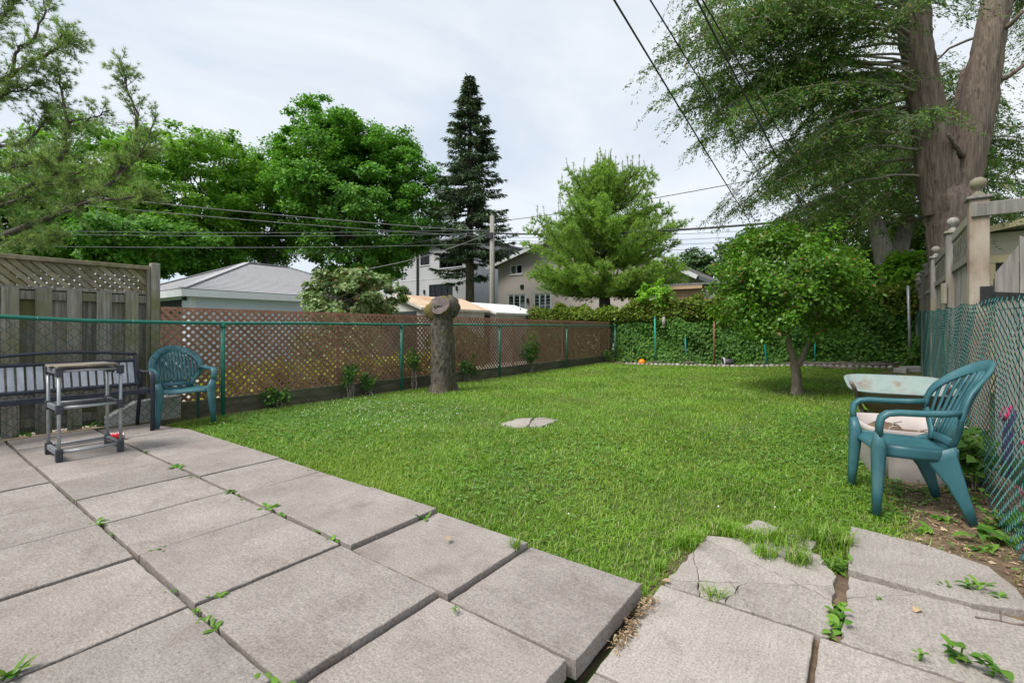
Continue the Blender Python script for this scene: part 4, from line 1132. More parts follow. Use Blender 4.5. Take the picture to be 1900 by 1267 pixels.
for y in (YB0, YB1):
    sgn = 1 if y == YB1 else -1
    yo = y + sgn * .018
    MB().sweep([(-6.090, yo, 0), (-6.085, yo, .3), (-6.080, yo, .52), (-6.095, yo, .59), (-6.140, yo, .625), (-6.200, yo, .625)], .042, .02, [(1, 0, 0)] * 3 + [(.8, 0, .5), (.3, 0, 1), (0, 0, 1)]).build('front_leg', 'navy', bn, smooth=True)
    MB().sweep([(-6.200, yo, .625), (-6.320, yo, .612), (-6.490, yo, .625)], .045, .02, (0, 0, 1)).build('armrest', 'navy', bn, smooth=True)
    MB().sweep([(-6.590, yo, 0), (-6.530, yo, .25), (-6.470, yo, .44), (-6.485, yo, .62)], .035, .022, (1, 0, .2)).build('rear_leg', 'navy', bn, smooth=True)
    MB().bar((-6.090, yo - sgn * .02, .425), (-6.470, yo - sgn * .02, .425), .018, .035).build('side_rail', 'navy', bn)
MB().bar((-6.105, YB0, .425), (-6.105, YB1, .425), .02, .05).build('seat_rail', 'navy', bn, bevel=.003)
MB().bar((-6.430, YB0, .40), (-6.430, YB1, .40), .02, .03).build('rear_rail', 'navy', bn, bevel=.003)

# ------------------------------------------------------------------ three tier tube rack
rk_ = thing('shelf_rack', 'three tier grey tube shelf rack with old planks on top', 'rack', (-5.48, 1.08, 0.0))
CX, CY = (-5.68, -5.28), (.885, 1.285)
lv = (.065, .43, .735)
for x in CX:
    for y in CY:
        MB().tube([(x, y, .02), (x, y, lv[2])], .0125, 10).build('upright', 'cart_tube', rk_, smooth=True)
        for k, z in enumerate(lv):
            MB().box((x - .022, y - .022, z - (.065 if k == 0 else .04)), (x + .022, y + .022, z + .035)).build('joint', 'cart_joint', rk_, bevel=.004)
for k, z in enumerate(lv):
    for y in CY:
        MB().box((CX[0] + .024, y - .014, z - .02), (CX[1] - .024, y + .014, z + .022)).build('end_panel', 'cart_frame', rk_, bevel=.004)
        for x in (CX[0] + .07, CX[1] - .09, CX[0] + .17): MB().box((x, y - .008, z - .045), (x + .02, y + .008, z - .021)).build('snap_tab', 'cart_joint', rk_)
    for x in CX:
        MB().tube([(x, CY[0] + .02, z + .006), (x, CY[1] - .02, z + .006)], .0115, 8).build('side_tube', 'cart_tube', rk_, smooth=True)
    gr = MB()
    for i in range(21):
        y = CY[0] + .02 + (CY[1] - CY[0] - .04) * i / 20
        gr.tube([(CX[0], y, z + .014), (CX[1], y, z + .014)], .0022, 4)
    for x in (CX[0] + .13, CX[0] + .27): gr.tube([(x, CY[0], z + .010), (x, CY[1], z + .010)], .003, 4)
    gr.build('wire_shelf', 'cart_joint', rk_)
for i, (x0_, y0_, x1_, y1_, z_, th) in enumerate(((-5.70, .865, -5.56, 1.27, .762, .020), (-5.55, .85, -5.44, 1.22, .764, .016), (-5.43, .88, -5.33, 1.275, .762, .022), (-5.33, .87, -5.255, 1.05, .766, .020), (-5.345, 1.06, -5.25, 1.25, .769, .024))):
    o = MB().box((x0_, y0_, z_), (x1_, y1_, z_ + th)).build('old_plank', 'plank', None, bevel=.004)
    tag(o, ['long greyish plank at the back of the rack top', 'thin middle plank on the rack top', 'wide dark edged plank on the rack top', 'short brown plank at the front left of the rack top', 'short thick plank at the front right of the rack top'][i], 'plank')

# ------------------------------------------------------------------ drink can
cp = gp(216, 815)
can = thing('drink_can', 'dented red and white drink can lying beside the shelf rack', 'can', (cp[0], cp[1], 0.033), R(70))
def xl(mb, name, mat, parent=can, smooth=True):
    me = mb.mesh(name); me.transform(Matrix.Rotation(R(90), 4, 'Y')); return link(name, me, mat, parent, True, smooth)
body = MB().lathe([(.0305, -.062), (.033, -.056), (.0332, .0), (.032, .01), (.033, .02), (.033, .052)], sides=24, cap=False)
xl(body, 'can_body', 'can_red')
xl(MB().lathe([(.0325, .052), (.027, .062), (.0262, .064), (.024, .060)], sides=24), 'can_top', 'can_metal')
xl(MB().lathe([(.024, -.063), (.0265, -.0665), (.0305, -.062)], sides=24), 'can_base', 'can_metal')
for k, (z0, a0, a1, w) in enumerate(((-.04, 2.4, 3.9, .007), (-.022, 2.2, 3.6, .008), (-.004, 2.5, 4.0, .006), (.018, 2.3, 3.7, .008), (.036, 2.2, 4.1, .004))):
    st = MB()
    aa = np.linspace(a0, a1, 9)
    V = []
    for j, a in enumerate(aa):
        zz = z0 + .006 * math.sin(j * 1.3 + k)
        for dz in (-w / 2, w / 2): V.append((.0338 * math.cos(a), .0338 * math.sin(a), zz + dz))
    st.add(V, [(2 * j, 2 * j + 1, 2 * j + 3, 2 * j + 2) for j in range(8)])
    xl(st, 'script_mark', 'white_print')

# ------------------------------------------------------------------ tub planter and wheelbarrow tray
def outline(a, b, n=48, e=3.2, ribs=0.0):
    out = []
    for k in range(n):
        th = 2 * math.pi * k / n
        c, s = math.cos(th), math.sin(th)
        r = (abs(c / a) ** e + abs(s / b) ** e) ** (-1 / e)
        r *= 1 - ribs * (1 if (k % 12) in (5, 6, 7) else 0)
        out.append((r * c, r * s))
    return out
tb = thing('planter_tub', 'dirty white plastic planter tub half full of soil behind the chair', 'planter', (.345, 5.0, -.115), R(12))
V = []; F = []
levels = [(.29, .355, 0, .05), (.305, .37, .03, .07), (.33, .40, .36, .06), (.33, .40, .375, 0), (.355, .425, .385, 0), (.358, .428, .43, 0), (.345, .415, .44, 0), (.325, .395, .432, 0), (.315, .385, .30, .0), (.29, .36, .05, 0)]
n = 48
for a, b, z, rb in levels: V += [(x, y, z) for x, y in outline(a, b, n, 4.5, rb)]
for i in range(len(levels) - 1):
    for k in range(n): F.append((i * n + k, i * n + (k + 1) % n, (i + 1) * n + (k + 1) % n, (i + 1) * n + k))
F.append(tuple(reversed(range(n)))); F.append(tuple((len(levels) - 1) * n + k for k in range(n)))
MB().add(V, F).build('tub', 'tub', tb, True, True)
V = [(0, 0, .33)]; rr = random.Random(4)
for f in (.35, .7, 1.0):
    V += [(x * f, y * f, .32 + (rr.uniform(-.03, .04) if f < 1 else 0) + (.05 if x < -.05 and f < 1 else 0)) for x, y in outline(.314, .384, 24)]
F = [(0, 1 + k, 1 + (k + 1) % 24) for k in range(24)] + [(1 + i * 24 + k, 1 + (i + 1) * 24 + k, 1 + (i + 1) * 24 + (k + 1) % 24, 1 + i * 24 + (k + 1) % 24) for i in range(2) for k in range(24)]
MB().add(V, F).build('soil', 'soil', tb, True, True)
for a_, (x, y) in enumerate(((-.18, -.12), (-.1, .1), (-.02, -.2))):
    mb = MB()
    mb.tube([(x, y, .33), (x + .03, y + .02, .41), (x + .08, y, .43)], [.01, .008, .004], 5); mb.build('dead_root', 'twig', tb, True, True)
wb = thing('wheelbarrow', 'old wheelbarrow with a faded teal tray parked behind the white tub', 'wheelbarrow', (.33, 6.15, -.1), R(6))
def ringpts(a, b, z, tilt, e=5): return [(x, y, z + tilt * y) for x, y in outline(a, b, 40, e)]
n = 40
lev = [ringpts(.25, .2, .38, .12), ringpts(.27, .22, .375, .12), ringpts(.40, .36, .625, .14), ringpts(.425, .385, .635, .14), ringpts(.425, .385, .622, .14), ]
Vo = []; 
for L in [ringpts(.245, .195, .36, .12), ringpts(.405, .365, .612, .14), ringpts(.43, .39, .618, .14), ringpts(.43, .39, .634, .14), ringpts(.40, .36, .634, .14), ringpts(.235, .19, .375, .12)]: Vo += L
Fo = [(i * n + k, i * n + (k + 1) % n, (i + 1) * n + (k + 1) % n, (i + 1) * n + k) for i in range(5) for k in range(n)]
Fo += [tuple(reversed(range(n))), tuple(5 * n + k for k in range(n))]
tr = MB().add(Vo, Fo)
me = tr.mesh('tray')
me.materials.append(MT['barrow_out']); me.materials.append(MT['barrow'])
for i, p in enumerate(me.polygons):
    lvl = i // n if i < 5 * n else (0 if i == 5 * n else 5)
    p.material_index = 0 if (lvl == 0) else 1
    p.use_smooth = True
o = link('tray', me, None, wb, True)
for sx in (-1, 1):
    MB().tube([(sx * .42 if sx < 0 else .3, -.42, .66), (sx * .39 if sx < 0 else .3, -.36, .60), (sx * .33, -.22, .42), (sx * .28, .1, .33), (sx * .12, .6, .2)], .019, 10).build('handle', 'rust_pipe', wb, True, True)
    MB().tube([(sx * .3, -.15, .38), (sx * .3, -.2, .02), (sx * .3, .08, .02), (sx * .28, .1, .33)], .014, 8).build('leg', 'rust_pipe', wb, True, True)
MB().tube([(.19 * math.cos(a) * 0, .62 + .15 * math.cos(a), .17 + .15 * math.sin(a)) for a in np.linspace(0, 2 * math.pi, 25)], .035, 8).build('wheel', 'black', wb, True, True)

# ------------------------------------------------------------------ sawn-off trunk
sx_, sy_ = -6.06, 6.08
st = thing('tree_stump', 'tall sawn-off tree trunk with a cut limb face and mossy burls', 'stump', (sx_, sy_, -.06))
rs = np.random.default_rng(21)
nr, ns = 46, 44
ph = rs.uniform(0, 6.28, 12)
V = []; F = []
for i in range(nr):
    z = -.06 + 1.56 * i / (nr - 1)
    f = i / (nr - 1)
    base = .205 + .012 * math.sin(5 * f) + .10 * math.exp(-f * 15) + .035 * sstep(.82, .95, f)
    cxo, cyo = .02 * math.sin(4 * f), .015 * math.cos(3 * f)
    for k in range(ns):
        a = 2 * math.pi * k / ns
        r = base * (1 + .22 * math.exp(-f * 13) * math.sin(3 * a + ph[0]) + .03 * math.sin(2 * a + ph[1] + f * 2) + .018 * math.sin(9 * a + ph[2] + 5 * math.sin(7 * f)) + .016 * math.sin(17 * a + ph[3] + 9 * f) + .012 * math.sin(37 * f + 5 * a) + .012 * rs.standard_normal())
        V.append((sx_ + cxo + r * math.cos(a), sy_ + cyo + r * math.sin(a), z))
for i in range(nr - 1):
    for k in range(ns): F.append((i * ns + k, i * ns + (k + 1) % ns, (i + 1) * ns + (k + 1) % ns, (i + 1) * ns + k))
F.append(tuple((nr - 1) * ns + k for k in range(ns)))
MB().add(V, F).build('trunk', 'stump_bark', st, smooth=True)
def lump(center, rad, mat, name, parent, seed, amp=.12):
    r2 = np.random.default_rng(seed); p = r2.uniform(0, 6.28, 6)
    V = []; F = []
    for i in range(15):
        th = math.pi * i / 14
        for k in range(24):
            a = 2 * math.pi * k / 24
            d = np.array([math.sin(th) * math.cos(a), math.sin(th) * math.sin(a), math.cos(th)])
            q = 1 + amp * (math.sin(3 * d[0] + p[0]) * math.sin(4 * d[1] + p[1]) + .6 * math.sin(8 * d[2] + p[2]) * math.sin(7 * d[0] + p[3]) + .25 * r2.standard_normal() * math.sin(th))
            V.append(np.array(center) + d * np.array(rad) * q)
    for i in range(14):
        for k in range(24): F.append((i * 24 + k, (i + 1) * 24 + k, (i + 1) * 24 + (k + 1) % 24, i * 24 + (k + 1) % 24))
    return MB().add(V, F).build(name, mat, parent, smooth=True)
rt2, tw = np.array([*_rt, 0]), np.array([*(-_fw), 0])
c0 = np.array([sx_, sy_, 0.])
lump(c0 - rt2 * .15 + tw * .05 + [0, 0, 1.40], (.16, .16, .17), 'moss_bark', 'burl', st, 1)
lump(c0 + rt2 * .15 + tw * .00 + [0, 0, 1.47], (.17, .17, .20), 'stump_bark', 'burl', st, 2)
lump(c0 - tw * .02 + [0, 0, 1.54], (.19, .19, .13), 'moss_bark', 'burl', st, 3)
ax = unit(tw * .85 - rt2 * .12 + np.array([0, 0, .34]))
cc = c0 + tw * .20 - rt2 * .01 + np.array([0, 0, 1.50])
MB().tube([cc - ax * .26, cc - ax * .12, cc - ax * .03, cc], [.17, .172, .17, .163], 26, jit=.02, rng=rs).build('cut_limb', 'moss_bark', st, smooth=True)
V = [(0, 0, 0)] + [((.168 + .014 * math.sin(3 * a + 1)) * math.cos(a), (.168 + .014 * math.sin(3 * a + 1)) * math.sin(a), 0) for a in np.linspace(0, 2 * math.pi, 33)[:-1]]
V += [(x, y, -.02) for x, y, _ in V[1:]]
F = [(0, 1 + k, 1 + (k + 1) % 32) for k in range(32)] + [(1 + k, 33 + k, 33 + (k + 1) % 32, 1 + (k + 1) % 32) for k in range(32)]
cf = MB().add(V, F).build('cut_face', 'rings', st, True)
cf.location = Vector(cc + ax * .006) - wloc(st)
cf.rotation_euler = Vector(ax).to_track_quat('Z', 'Y').to_euler()

# ------------------------------------------------------------------ back border: stones, stakes, odds and ends
def stone_mesh(seed):
    r2 = np.random.default_rng(seed); p = r2.uniform(0, 6.28, 6); V = []; F = []
    for i in range(7):
        th = math.pi * i / 6
        for k in range(10):
            a = 2 * math.pi * k / 10
            d = np.array([math.sin(th) * math.cos(a), math.sin(th) * math.sin(a), math.cos(th)])
            q = 1 + .12 * math.sin(2 * d[0] + p[0]) + .1 * math.sin(3 * d[1] + 2 * d[2] + p[1])
            V.append(d * np.array([.062, .075, .055]) * q)
    for i in range(6):
        for k in range(10): F.append((i * 10 + k, (i + 1) * 10 + k, (i + 1) * 10 + (k + 1) % 10, i * 10 + (k + 1) % 10))
    me = MB().add(V, F).mesh('edging_stone'); me.materials.append(MT['pebble'])
    me.polygons.foreach_set('use_smooth', np.ones(len(me.polygons), bool))
    return me
sm = [stone_mesh(i) for i in range(5)]
rs_ = random.Random(8)
x = -5.85; i = 0
while x < .75:
    y = 14.12 + .05 * math.sin(x * 1.3) + rs_.uniform(-.02, .02)
    o = bpy.data.objects.new('edging_stone', sm[i % 5]); C.objects.link(o)
    o.location = (x, y, gz(x, y) + .022); o.rotation_euler = (0, 0, rs_.uniform(0, 6.28)); o.scale = [rs_.uniform(.7, .95)] * 3
    tag(o, 'rounded grey edging stone in the row between lawn and ivy', 'stone', 'edging stones along the ivy bed')
    x += rs_.uniform(.115, .14); i += 1
def stake(u, v0, v1, Y, r, mat, label, cat='stake', name='garden_stake', lean=0.0):
    a = onY(u, v0, Y); b = onY(u, v1, Y)
    b = (b[0], b[1], gz(b[0], b[1]) - .05)
    o = thing(name, label, cat, b)
    MB().tube([b, (a[0] - lean, a[1], a[2])], r, 8).build('shaft', mat, o, smooth=True)
    if mat == 'teal_stake':
        MB().lathe([(r * 1.25, -.03), (r * 1.25, 0), (r * .4, .02)], (a[0] - lean, a[1], a[2]), 8).build('tip', mat, o, smooth=True)
    else:
        MB().lathe([(r * 1.1, -.02), (r * 1.1, .004)], (a[0] - lean, a[1], a[2]), 8).build('cap', mat, o, smooth=True)
    return o
stake(1217, 588, 660, 14.85, .022, 'teal_stake', 'teal garden stake standing next to the small hanging log piece', lean=.04)
stake(1272, 622, 662, 14.9, .018, 'teal_stake', 'short teal stake half hidden in ivy near the rusty post')
stake(1424, 606, 668, 14.6, .022, 'teal_stake', 'leaning teal stake in the ivy behind the small leafy tree', lean=.12)
stake(1512, 622, 640, 14.85, .018, 'teal_stake', 'teal stake tip in ivy to the right of the forked trunk')
stake(1325, 596, 672, 14.5, .026, 'rust', 'rusty brown metal post standing in front of the ivy', 'post', 'fence_post')
stake(1690, 530, 640, 14.4, .03, 'galv', 'grey galvanised pipe post at the corner of the ivy bed', 'post', 'fence_post', lean=.05)
a = onY(1232, 588, 14.85)
lg = thing('hanging_log', 'short pale log piece hanging in the ivy beside a teal stake', 'log', a)
MB().tube([(a[0], a[1], a[2]), (a[0], a[1], a[2] - .1), (a[0] - .01, a[1], a[2] - .3)], [.035, .05, .045], 10).build('log', 'pale_bark', lg, smooth=True)
MB().lathe([(.044, 0), (.046, .015), (.03, .02)], (a[0] - .01, a[1], a[2] - .325), 10).build('cut_end', 'log_end', lg, smooth=True)
b = gp(1191, 671, .0); b = (b[0], 14.35, 0); b = onY(1191, 671, 14.3)
ob = thing('toy_ball', 'orange plastic ball half buried at the edge of the ivy bed', 'ball', (b[0], b[1], gz(b[0], b[1])))
MB().lathe([(.001, -.1), (.06, -.09), (.1, -.05), (.115, 0), (.1, .06), (.06, .1), (.001, .115)], (b[0], b[1], gz(b[0], b[1]) + .06), 16).build('shell', 'orange', ob, smooth=True)
MB().tube([(b[0] + .117 * math.cos(a), b[1] + .117 * math.sin(a), gz(b[0], b[1]) + .062) for a in np.linspace(0, 2 * math.pi, 17)], .004, 4).build('seam', 'orange', ob)
b = onY(1342, 668, 14.35)
pt_ = thing('tipped_pot', 'tipped black plant pot spilling soil beside the rusty post', 'pot', (b[0], b[1], gz(b[0], b[1]) + .12), R(30))
def ylay(mb, nm, mt):
    me = mb.mesh(nm); me.transform(Matrix.Rotation(R(90), 4, 'Y')); return link(nm, me, mt, pt_, True, True)
ylay(MB().lathe([(.09, .25), (.13, 0), (.115, .0), (.08, .24)], sides=20, cap=False), 'wall', 'pot_black')
ylay(MB().lathe([(.13, -.02), (.14, -.02), (.14, .02), (.13, .02)], sides=20, cap=False), 'rim', 'pot_white')
ylay(MB().lathe([(.001, .06), (.07, .07), (.11, .05)], sides=14), 'soil', 'soil')
for i, (u, v, Y, sz, rz, lab) in enumerate(((1690, 668, 13.2, (.34, .2, .12), .3, 'pale concrete block lying at the corner of the stone edging'), (1672, 673, 12.9, (.22, .16, .1), -.4, 'smaller tilted concrete block beside the stone edging end'), (1556, 676, 13.6, (.75, .14, .05), -.12, 'grey board lying flat behind the edging stones'))):
    p = onY(u, v, Y)
    o = MB().box((-sz[0] / 2, -sz[1] / 2, 0), (sz[0] / 2, sz[1] / 2, sz[2])).build('concrete_block' if i < 2 else 'loose_board', 'block' if i < 2 else 'plank', None, bevel=.008)
    o.location = (p[0], p[1], gz(p[0], p[1]) + .015); o.rotation_euler = (.03, .04 * (i - 1), rz)
    tag(o, lab, 'block' if i < 2 else 'board')
br = FM()
mb = MB()
r3 = np.random.default_rng(77)
for k in range(70):
    px = r3.uniform(-1.6, .9) if k < 50 else r3.uniform(-6, 0); py = r3.uniform(14.3, 15.0)
    a = r3.uniform(-.5, .5); L = r3.uniform(.25, .8)
    z = gz(px, py) + r3.uniform(.02, .09)
    mb.tube([(px, py, z), (px + L * .5 * math.cos(a), py + L * .5 * math.sin(a), z + r3.uniform(-.02, .05)), (px + L * math.cos(a), py + L * math.sin(a), z + r3.uniform(-.03, .03))], [.009, .008, .004], 4)
tag(mb.build('dead_branches', 'twig', smooth=True), 'pile of dead twigs along the foot of the ivy', 'twigs', kind='stuff')
# neighbour's toys behind the wire fence
tx = thing('toy_box', 'dark purple plastic toy box with a pink rim behind the wire fence', 'toy box', (1.15, 4.5, -.2))
MB().box((.98, 3.9, -.2), (1.32, 4.95, .24)).build('bin', 'purple', tx, bevel=.02)
MB().bar((.965, 3.9, .26), (.965, 4.95, .26), .03, .03).build('rim', 'pink', tx, bevel=.008)
MB().bar((1.335, 3.9, .26), (1.335, 4.95, .26), .03, .03).build('rim', 'pink', tx, bevel=.008)
for y in (3.88, 4.97): MB().bar((.98, y, .26), (1.32, y, .26), .03, .03).build('rim', 'pink', tx, bevel=.008)
tp = thing('toy_scooter', 'pink and lilac toy scooter leaning against the grey fence', 'toy', (.99, 5.2, -.2))
MB().tube([(.93, 5.2, -.12), (.95, 5.24, .3), (.97, 5.27, .46)], [.03, .03, .035], 10).build('stem', 'lilac', tp, smooth=True)
MB().tube([(.90, 5.08, .42), (.96, 5.26, .47), (.99, 5.42, .44)], [.03, .025, .03], 10).build('handlebar', 'pink', tp, smooth=True)
MB().box((.90, 4.98, -.15), (1.0, 5.42, -.11)).build('deck', 'pink', tp, bevel=.012)

# ------------------------------------------------------------------ buildings
def facade(parent, Y, x0, x1, z0, z1, openings, wall_mat, frame_mat, depth=.14, top=None):
    """a wall facing -Y with real openings; openings = (xa, xb, za, zb, panes, backing)"""
    xs = sorted({x0, x1, *[v for o in openings for v in o[:2]]}); zs = sorted({z0, z1, *[v for o in openings for v in o[2:4]]})
    mb = MB()
    for i in range(len(xs) - 1):
        for j in range(len(zs) - 1):
            cx, cz = (xs[i] + xs[i + 1]) / 2, (zs[j] + zs[j + 1]) / 2
            if any(a < cx < b and c < cz < d for a, b, c, d, *_ in openings): continue
            mb.add([(xs[i], Y, zs[j]), (xs[i + 1], Y, zs[j]), (xs[i + 1], Y, zs[j + 1]), (xs[i], Y, zs[j + 1])], [(0, 1, 2, 3)])
    for a, b, c, d, *_ in openings:
        for p, q in (((a, c), (b, c)), ((b, c), (b, d)), ((b, d), (a, d)), ((a, d), (a, c))):
            mb.add([(p[0], Y, p[1]), (q[0], Y, q[1]), (q[0], Y + depth, q[1]), (p[0], Y + depth, p[1])], [(0, 1, 2, 3)])
    mb.build('wall', wall_mat, parent)
    for a, b, c, d, panes, back in openings:
        fr = MB(); w = .07; y0, y1 = Y + .03, Y + .1
        fr.box((a, y0, c), (b, y1, c + w)).box((a, y0, d - w), (b, y1, d)).box((a, y0, c + w), (a + w, y1, d - w)).box((b - w, y0, c + w), (b, y1, d - w))
        win = fr.build('window', frame_mat, parent)
        for k in range(1, panes):
            x = a + (b - a) * k / panes
            MB().box((x - .035, y0 + .004, c + w), (x + .035, y1 - .004, d - w)).build('mullion', frame_mat, win)
        for k in range(panes):
            xa, xb = a + (b - a) * k / panes + .035, a + (b - a) * (k + 1) / panes - .035
            MB().box((xa, Y + .06, c + w - .01), (xb, Y + .07, d - w + .01)).build('pane', 'glass', win)
        MB().box((a - .05, Y - .05, c - .06), (b + .05, Y + .04, c - .002)).build('sill', 'white_trim', win)
        if back == 'blind':
            MB().box((a - .05, Y + .6, c - .05), (b + .05, Y + .62, d + .05)).build('room', 'interior', win)
            z = c + w
            while z < d - w:
                MB().box((a + .08, Y + .13, z), (b - .08, Y + .14, z + .10)).build('blind_slat', 'curtain', win); z += .2
        else:
            MB().box((a - .05, Y + .9, c - .05), (b + .05, Y + .92, d + .05)).build('room', 'interior', win)
            V = []; n = 24; half = (b - a) * (.78 if back == 'curtain' else .4)
            for k in range(n + 1):
                x = a + half * k / n; y = Y + .25 + .03 * math.sin(k * 1.9)
                V += [(x, y, c), (x, y, d)]
            MB().add(V, [(2 * k, 2 * k + 2, 2 * k + 3, 2 * k + 1) for k in range(n)]).build('curtain', 'curtain', win)
def oz(u, v, Y): p = onY(u, v, Y); return p[0], p[2]
def opening(u0, u1, v0, v1, Y, panes, back):
    a = oz(u0, v1, Y); b = oz(u1, (v0 + v1) / 2, Y)
    um = (u0 + u1) / 2
    return (a[0], b[0], oz(um, v1, Y)[1], oz(um, v0, Y)[1], panes, back)
def wall_lamp(parent, x, y, z):
    MB().box((x - .06, y - .12, z - .16), (x + .06, y - .004, z + .16)).build('wall_lamp', 'dark_frame', parent, bevel=.015)
# white modern house
YH = 24.8
hw = thing('modern_house', 'pale stucco modern house with dark framed windows behind the tall spruce', 'house', (-26, YH, -.25))
xc = oz(868, 500, YH)[0]
ops = [opening(780, 797, 467, 492, YH, 2, 'half'), opening(815, 858, 469, 496, YH, 3, 'curtain'), opening(796, 840, 527, 559, YH, 4, 'curtain'), opening(742, 759, 536, 558, YH, 2, 'blind')]
zt = oz(830, 449, YH)[1]
facade(hw, YH, -34.0, xc, -.3, zt, ops, 'stucco_white', 'dark_frame')
MB().add([(xc, YH, -.3), (xc, YH + 9, -.3), (xc, YH + 9, zt), (xc, YH, zt)], [(0, 1, 2, 3)]).build('side_wall', 'stucco_white', hw)
MB().box((-34, YH + 1.0, -.3), (xc - .02, YH + 9, zt)).build('core', 'interior', hw)
MB().box((-34.3, YH - .45, zt), (xc + .4, YH + 9.3, zt + .16)).build('roof', 'dark_roof', hw, bevel=.02)
MB().box((-29.5, YH - .6, zt + .16), (-26.6, YH + 5, zt + .75)).build('roof_box', 'dark_roof', hw, bevel=.02)
xd = oz(776, 500, YH)[0]
MB().box((xd - .06, YH - .14, .2), (xd + .06, YH - .02, zt)).build('downpipe', 'dark_frame', hw)
MB().box((-34, YH - .02, oz(800, 518, YH)[1]), (xc, YH - .004, oz(800, 517, YH)[1])).build('score_line', 'white_trim', hw)
for u, v in ((762, 544), (788, 542), (848, 535)): p = oz(u, v, YH); wall_lamp(hw, p[0], YH, p[1])
# beige house
YB = 24.2
hb = thing('stucco_house', 'beige stucco house with a brown gable roof behind the round pine', 'house', (-12, YB, -.25))
xl_, xr_ = oz(924, 500, YB)[0], oz(1278, 520, YB)[0]
ops = [opening(946, 969, 482, 509, YB, 2, 'half'), opening(942, 975, 546, 576, YB, 3, 'blind'), opening(990, 1022, 544, 576, YB, 3, 'blind'), opening(1210, 1224, 484, 505, YB, 1, 'half')]
ze_l, ze_r = 5.25, oz(1278, 505, YB)[1]
xa = -12.6; za = 7.0
facade(hb, YB, xl_, -14.0, -.3, ze_l, [(*o[:3], min(o[3], ze_l - .12), *o[4:]) for o in ops if o[1] < -14], 'stucco_beige', 'white_trim')
facade(hb, YB, -14.0, xr_, -.3, ze_r, [o for o in ops if o[0] > -14 and o[3] < ze_r], 'stucco_beige', 'white_trim')
V = [(-14.0, YB, ze_r), (xr_, YB, ze_r), (xa, YB, za), (-14.0, YB, ze_l + (za - ze_l) * (-14 - xl_) / (xa - xl_))]
MB().add(V, [(0, 1, 2, 3)]).build('gable_wall', 'stucco_beige', hb)
MB().add([(xl_, YB, ze_l), (-14.0, YB, ze_l), (-14.0, YB, ze_l + (za - ze_l) * (-14 - xl_) / (xa - xl_))], [(0, 1, 2)]).build('gable_wall', 'stucco_beige', hb)
MB().add([(xr_, YB, -.3), (xr_, YB + 9, -.3), (xr_, YB + 9, ze_r), (xr_, YB, ze_r)], [(0, 1, 2, 3)]).build('side_wall', 'stucco_beige', hb)
MB().box((xl_ + .02, YB + 1.0, -.3), (xr_ - .02, YB + 9, ze_r)).build('core', 'interior', hb)
def roof_plane(mb, e0, e1, t0, t1, courses, lift=.015):
    """shingle courses from the eave e0-e1 to the top t0-t1"""
    e0, e1, t0, t1 = [np.array(p, float) for p in (e0, e1, t0, t1)]
    nrm = np.cross(e1 - e0, t0 - e0) if np.linalg.norm(t0 - e0) > 0 else np.array([0, 0, 1])
    nrm = nrm / np.linalg.norm(nrm); nrm = nrm if nrm[2] > 0 else -nrm
    for i in range(courses):
        f0, f1 = i / courses, (i + 1) / courses
        a = e0 + (t0 - e0) * f0; b = e1 + (t1 - e1) * f0; c = e1 + (t1 - e1) * f1; d = e0 + (t0 - e0) * f1
        V = [a + nrm * lift, b + nrm * lift, c + nrm * .002, d + nrm * .002, a, b]
        mb.add(V, [(0, 1, 2, 3), (4, 5, 1, 0)])
    return mb
ov = .55
roof_plane(MB(), (xr_ + ov, YB - ov, ze_r - .25), (xr_ + ov, YB + 9, ze_r - .25), (xa, YB - ov, za), (xa, YB + 9, za), 28).build('roof', 'brown_roof', hb)
roof_plane(MB(), (xl_ - ov, YB - ov, ze_l - .2), (xl_ - ov, YB + 9, ze_l - .2), (xa, YB - ov, za), (xa, YB + 9, za), 28).build('roof', 'brown_roof', hb)
MB().bar((xr_ + ov, YB - ov, ze_r - .33), (xa, YB - ov, za - .08), .08, .2).build('barge_board', 'white_trim', hb)
MB().bar((xl_ - ov, YB - ov, ze_l - .28), (xa, YB - ov, za - .08), .08, .2).build('barge_board', 'white_trim', hb)
MB().box((xr_ + ov - .05, YB - ov, ze_r - .45), (xr_ + ov + .08, YB + 9, ze_r - .28)).build('gutter', 'dark_frame', hb)
MB().box((xr_ - .12, YB - .1, -.3), (xr_ - .03, YB - .01, ze_r - .3)).build('downpipe', 'white_trim', hb)
p = oz(980, 558, YB); wall_lamp(hb, p[0], YB, p[1])
p = oz(969, 532, YB); MB().box((p[0] - .12, YB - .06, p[1] - .12), (p[0] + .12, YB - .003, p[1] + .12)).build('vent', 'dark_frame', hb)
